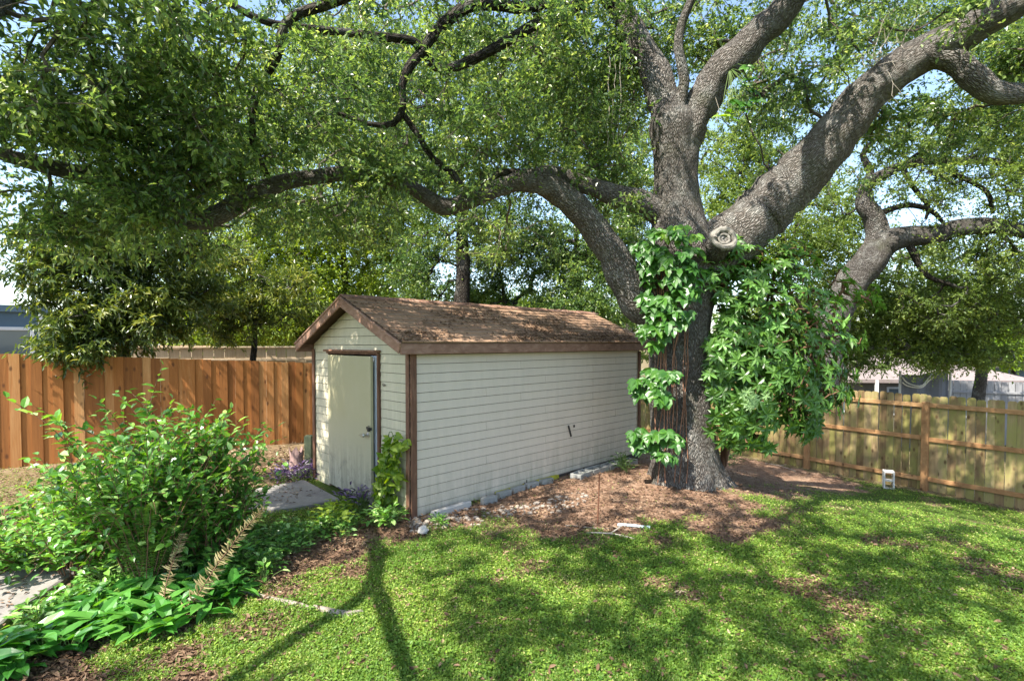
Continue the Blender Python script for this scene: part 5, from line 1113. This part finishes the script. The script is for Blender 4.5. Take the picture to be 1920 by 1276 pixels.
# some upright blades
x2, y2 = density_scatter(170000, (-150, 2100), (870, 1420)); l2 = litter_amount(x2, y2); k2 = (rng.random(len(x2)) > sstep((l2 - .3) / .4)) & not_built(x2, y2) & (.828 * x2 + .561 * y2 < 13.3); x2, y2 = x2[k2], y2[k2]; n2 = len(x2)
a = rng.random(n2) * 6.28; leaves(g, np.stack([x2, y2, ground_z(x2, y2)], -1), np.stack([np.cos(a) * .6, np.sin(a) * .6, .7 + 0 * a], -1), .035 + .04 * rng.random(n2), .10, T_BLADE, var=.2 + .5 * rng.random(n2), roll=.5)
tx, ty = density_scatter(900, (-100, 2050), (930, 1400)); kt = (litter_amount(tx, ty) < .5) & not_built(tx, ty); tx, ty = tx[kt], ty[kt]; nt_ = len(tx); Kt = 16
cx_ = np.repeat(tx, Kt) + rng.normal(0, .03, nt_ * Kt); cy_ = np.repeat(ty, Kt) + rng.normal(0, .03, nt_ * Kt); a = rng.random(nt_ * Kt) * 6.28; n3 = nt_ * Kt
leaves(g, np.stack([cx_, cy_, ground_z(cx_, cy_) + .02 + .04 * rng.random(n3)], -1), np.stack([np.cos(a), np.sin(a), rng.normal(.3, .3, n3)], -1), .019 + .015 * rng.random(n3), .6, T_LEAF, var=np.clip(np.repeat(rng.random(nt_), Kt) * .5 + .35 * rng.random(n3), 0, .9), roll=.4)
tag(g.build('grass', M['grass']), 'low green lawn of small leafed ground cover', 'lawn', kind='stuff')
x, y = density_scatter(190000, (-150, 2100), (838, 1420)); la = litter_amount(x, y)
keep = (rng.random(len(x)) < sstep((la - .22) / .5) * .86 + .13) & not_built(x, y); x, y = x[keep], y[keep]; n = len(x)
g = Geo(); a = rng.random(n) * 6.28; clus = noise_v = .5 + .5 * np.sin(x * 3.7 + 2 * np.sin(y * 2.2)) * np.sin(y * 4.1 + np.sin(x * 3))
leaves(g, np.stack([x, y, ground_z(x, y) + .006 + .022 * rng.random(n)], -1), np.stack([np.cos(a), np.sin(a), rng.normal(0, .28, n)], -1), .028 + .03 * rng.random(n), .42, T_DIA, var=np.clip(.62 * rng.random(n) + .45 * clus * rng.random(n), 0, 1), roll=.3)
xb = -3.6 + rng.normal(0, 1.2, 4000); yb = 9.2 + rng.normal(0, .8, 4000); kb = not_built(xb, yb); xb, yb = xb[kb], yb[kb]; n = len(xb); a = rng.random(n) * 6.28
leaves(g, np.stack([xb, yb, ground_z(xb, yb) + .01 + .03 * rng.random(n)], -1), np.stack([np.cos(a), np.sin(a), rng.normal(0, .3, n)], -1), .06, .45, T_DIA, roll=.4)
xb, yb = density_scatter(5200, (-150, 2100), (838, 1420)); kb = not_built(xb, yb) & (rng.random(5200) < .35 + .65 * litter_amount(xb, yb)); xb, yb = xb[kb], yb[kb]; n = len(xb); a = rng.random(n) * 6.28
leaves(g, np.stack([xb, yb, ground_z(xb, yb) + .028 + .02 * rng.random(n)], -1), np.stack([np.cos(a), np.sin(a), rng.normal(0, .3, n)], -1), .034 + .028 * rng.random(n), .45, T_LEAF, var=.05 + .7 * rng.random(n), roll=.5)
tag(g.build('leaf_litter', M['litter']), 'brown fallen leaves around the oak and shed', 'leaf litter', kind='stuff')
# leaves and twigs on the shed roof
n = 5200; u = rng.random(n) * Lr; s = rng.random(n) ** .55 * half / cs; cl = np.sin(u * 2.1 + s * 1.5) * np.sin(u * .9 + 1 + s * 4) + .35 * rng.normal(size=n) + (s > half / cs * .8) * .5; kp = cl > .25
u, s = u[kp], s[kp]; n = len(u); ddv = -DL * cs - UP * sn; nnv = -DL * sn + UP * cs; P = mid + UP * rt + DR * u[:, None] + ddv * s[:, None] + nnv * (.02 + .015 * rng.random((n, 1)))
a = rng.random(n) * 6.28; g = Geo(); leaves(g, P, np.cos(a)[:, None] * DR + np.sin(a)[:, None] * ddv + nnv * rng.normal(0, .2, (n, 1)), .04 + .03 * rng.random(n), .4, T_DIA, up=nnv, roll=.3, var=.1 + .7 * rng.random(n))
tag(g.build('leaf_litter', M['litter']), 'dry brown leaves lying on the shed roof', 'leaf litter', kind='stuff')
n = 700; tq = rng.random(n); C_ = catmull(np.column_stack([PATH_C, np.zeros(len(PATH_C))]), .1)[:, :2]; q = C_[(tq * (len(C_) - 1)).astype(int)] + rng.normal(0, .25, (n, 2)); a = rng.random(n) * 6.28; g = Geo()
leaves(g, np.column_stack([q, ground_z(q[:, 0], q[:, 1]) + .062]), np.stack([np.cos(a), np.sin(a), .05 + 0 * a], -1), .035 + .02 * rng.random(n), .42, T_DIA, roll=.15)
tag(g.build('leaf_litter', M['litter']), 'scattered dry leaves on the concrete path', 'leaf litter', kind='stuff')

# ------------------------------------------------------------------ loose things
def block_mesh(g, c, ax, L=.40, W=.20, H=.20, t=.032):
    """hollow two-core block; cores run along ax[2]"""
    ax = np.asarray(ax)
    for s in (-1, 1): g.bbox(c + ax[1] * s * (W / 2 - t / 2), (L, t, H), ax, bev=.004)
    for q in (-1, 0, 1): g.bbox(c + ax[0] * q * (L / 2 - t / 2 - .002), (t, W - 2 * t + .004, H - .004), ax, bev=.003)
def place_block(label, c, rz, tilt=0, stand=False, m='block', group=None):
    o = empty('concrete_block', c); tag(o, label, 'block', group); g = Geo(); u = np.array([math.cos(rz), math.sin(rz), 0]); v = np.array([-math.sin(rz), math.cos(rz), 0]); w_ = UP
    if stand: ax = [UP, u, v]; cc = np.asarray(c) + UP * .20
    else: ax = [u, v, w_]; cc = np.asarray(c) + UP * .005
    block_mesh(g, cc, ax); g.build('block_body', M[m], o)
pfn = gp(1669, 913) - N2 * .10; place_block('pale hollow concrete block standing on end against the pine fence', [pfn[0], pfn[1], pfn[2] - .02], math.atan2(D2[1], D2[0]) + R(28), stand=True, m='block_pale')
for i, (u_, lab) in enumerate(((3.02, 'mossy hollow block lying flat beside the yellow moss by the shed wall'), (3.47, 'grey hollow block between two others along the shed wall'), (3.91, 'grey hollow block just left of the rusty rod by the shed wall'), (4.36, 'hollow block behind the rusty rod by the shed wall'))):
    c = P0 + DR * u_ - DL * (.235 + .03 * (i == 0)); place_block(lab, [c[0], c[1], float(ground_z(c[0], c[1])) - .03], math.atan2(DR[1], DR[0]) + R([9, -2, 2, -5][i]), group='hollow blocks beside the shed')
o = tag(empty('edging_slab', gp(790, 985)), 'long white slab lying on edge beside the shed corner trim', 'slab'); g = Geo(); c = P0 + DR * .50 - DL * .16 + UP * .035; g.bbox(c, (.62, .07, .09), [unit(DR + DL * .03), unit(DL - DR * .03), UP], bev=.008); g.build('slab_body', M['white_stone'], o)
for i, (u_, v_, lab) in enumerate(((1.1, .20, 'broken grey brick after the white slab along the shed'), (1.42, .15, 'grey brick standing beside the two pipe stubs'), (1.72, .13, 'dark grey brick in front of the mossy board start'), (2.02, .12, 'grey brick at the middle of the mossy board'), (2.32, .14, 'grey brick touching the yellow moss'))):
    o = tag(empty('edging_brick', P0 + DR * u_ - DL * v_), lab, 'brick', 'edging bricks along the shed wall'); g = Geo(); a_ = R(rng.normal(0, 7)); d1 = DR * math.cos(a_) + DL * math.sin(a_); g.bbox(P0 + DR * u_ - DL * v_ + UP * .03, (.24, .08, .10), [d1, np.cross(UP, d1), UP], bev=.006); g.build('brick_body', M['block'], o)
def rock(g, c, r, n=9):
    prof = [(0, -.5)] + [(math.sin(t), -.5 * math.cos(t)) for t in np.linspace(.35, 2.8, 6)] + [(0, .5)]
    g2 = Geo(); g2.lathe(prof, n=n); V = g2.v[0] * np.array([1, .8, 1.15]) * r; V = V * (1 + rng.normal(0, .09, (len(V), 1))) @ np.array([[math.cos(r * 99), -math.sin(r * 99), 0], [math.sin(r * 99), math.cos(r * 99), 0], [0, 0, 1]]); g.add(V + c, g2.f[0][0], rng.random())
o = gp(793, 1000); g = Geo(); rock(g, o + UP * .04, .075, 12); wr = g.build('white_rock', M['white_stone'], smooth=False, loc=o); tag(wr, 'lumpy white rock on the grass edge near the shed corner', 'rock')
g = Geo()
for _ in range(300):
    px, py = 770 + 330 * rng.random() ** 1.3, 0; t = (px - 770) / 330; py = 985 - 48 * t + rng.normal(0, 7); q = gp(px, py); rock(g, q + UP * .008, .012 + .028 * rng.random() ** 2, 6)
tag(g.build('rubble', M['pebble']), 'pinkish rubble and pebbles along the shed footing', 'rubble', kind='stuff')
b = gp(1120, 983); t_ = at(1124, 888, b[1]); g = Geo(); g.tube([b - UP * .1, b * .5 + t_ * .5 + [.003, 0, 0], t_], .0085, 8); g.tube([t_ - UP * .02, t_ + UP * .0], .013, 8); rod = g.build('steel_rod', M['rust'], loc=b); tag(rod, 'thin rusty steel rod stuck upright in the leaf litter', 'rod')
a = gp(1158, 985); c = gp(1212, 990); g = Geo(); g.tube([a + UP * .012, (a + c) / 2 + UP * .02, c + UP * .012], .017, 10); g.tube([c + UP * .012, c + unit(c - a) * .04 + UP * .012], .023, 10); tag(g.build('plastic_pipe', M['pvc'], loc=a), 'short pale bluish pipe lying in the leaves', 'pipe')
for pts, r, lab in (([(425, 1110), (480, 1118), (530, 1130), (580, 1142), (600, 1158)], .027, 'pale surface root crossing from the bed into the lawn'), ([(590, 1140), (620, 1152), (650, 1155), (682, 1150)], .036, 'short thick pale root at the end of the shadow'), ([(250, 1195), (320, 1180), (400, 1165), (470, 1150)], .012, 'thin pale root in the bare soil below the bed'), ([(1060, 985), (1110, 990), (1165, 988)], .01, 'thin root at the foot of the rusty rod')):
    C = np.array([gp(*q) for q in pts]); g = Geo(); Q = catmull(C, .08); Q[:, 2] += r * .35 + .006 * np.sin(np.arange(len(Q))); e_ = np.linspace(0, 1, len(Q)); g.tube(Q, r * (.55 + .45 * np.sin(np.pi * np.clip(e_ * .9 + .07, 0, 1))), 10, wob=.14); tag(g.build('exposed_root', M['root'], smooth=True, loc=C[0]), lab, 'root')
b = gp(580, 872); o = tag(empty('wooden_post', b), 'short mossy wooden post between the stump and the shed', 'post'); g = Geo(); g.bbox(b + UP * .24, (.13, .13, .56), None, bev=.012); g.build('post_body', M['post_green'], o)
b = gp(556, 885); o = tag(empty('tree_stump', b), 'broken pinkish brown stump among the purple plants', 'stump'); g = Geo(); n = 16; a = np.arange(n) * 2 * np.pi / n
ring = lambda z, r, j: np.stack([b[0] + r * np.cos(a), b[1] + r * np.sin(a), b[2] + z + j + 0 * a], -1)
V = np.vstack([ring(-.05, .15, 0), ring(.1, .11, 0), ring(.24, .10, 0), ring(.36, .115, rng.normal(0, .05, n)), ring(.30, .08, rng.normal(0, .03, n))]); i = np.arange(n); i2 = (i + 1) % n
g.add(V, np.concatenate([np.stack([k * n + i, k * n + i2, (k + 1) * n + i2, (k + 1) * n + i], -1) for k in range(4)])); g.build('stump_body', M['pot'], o)
b = gp(1812, 925); g = Geo(); g.lathe([(.42, -.05), (.36, .02), (.22, .09), (.1, .13), (0, .14)], c=b, n=18, sq=.6); V = g.v[0]; g.v[0] = V + rng.normal(0, .012, V.shape); tag(g.build('sand_mound', M['soil'], smooth=True, loc=b), 'small sandy mound at the foot of the pine fence', 'mound')
for (p_, q_, lab) in (((1435, 868), (1492, 884), 'fallen forked twig near the fence post'), ((1100, 1000), (1190, 1012), 'fallen stick in the leaf litter in front of the oak')):
    a, c = gp(*p_), gp(*q_); g = Geo(); g.tube(catmull([a + UP * .01, (a + c) / 2 + UP * .04, c + UP * .015], .1), .009, 6); g.tube([(a + c) / 2 + UP * .04, (a + c) / 2 + UP * .12 + (c - a) * .2], .006, 5); tag(g.build('fallen_stick', M['twig_pale'], loc=a), lab, 'stick')
print('faces', sum(len(o.data.polygons) for o in bpy.data.objects if o.type == 'MESH'))
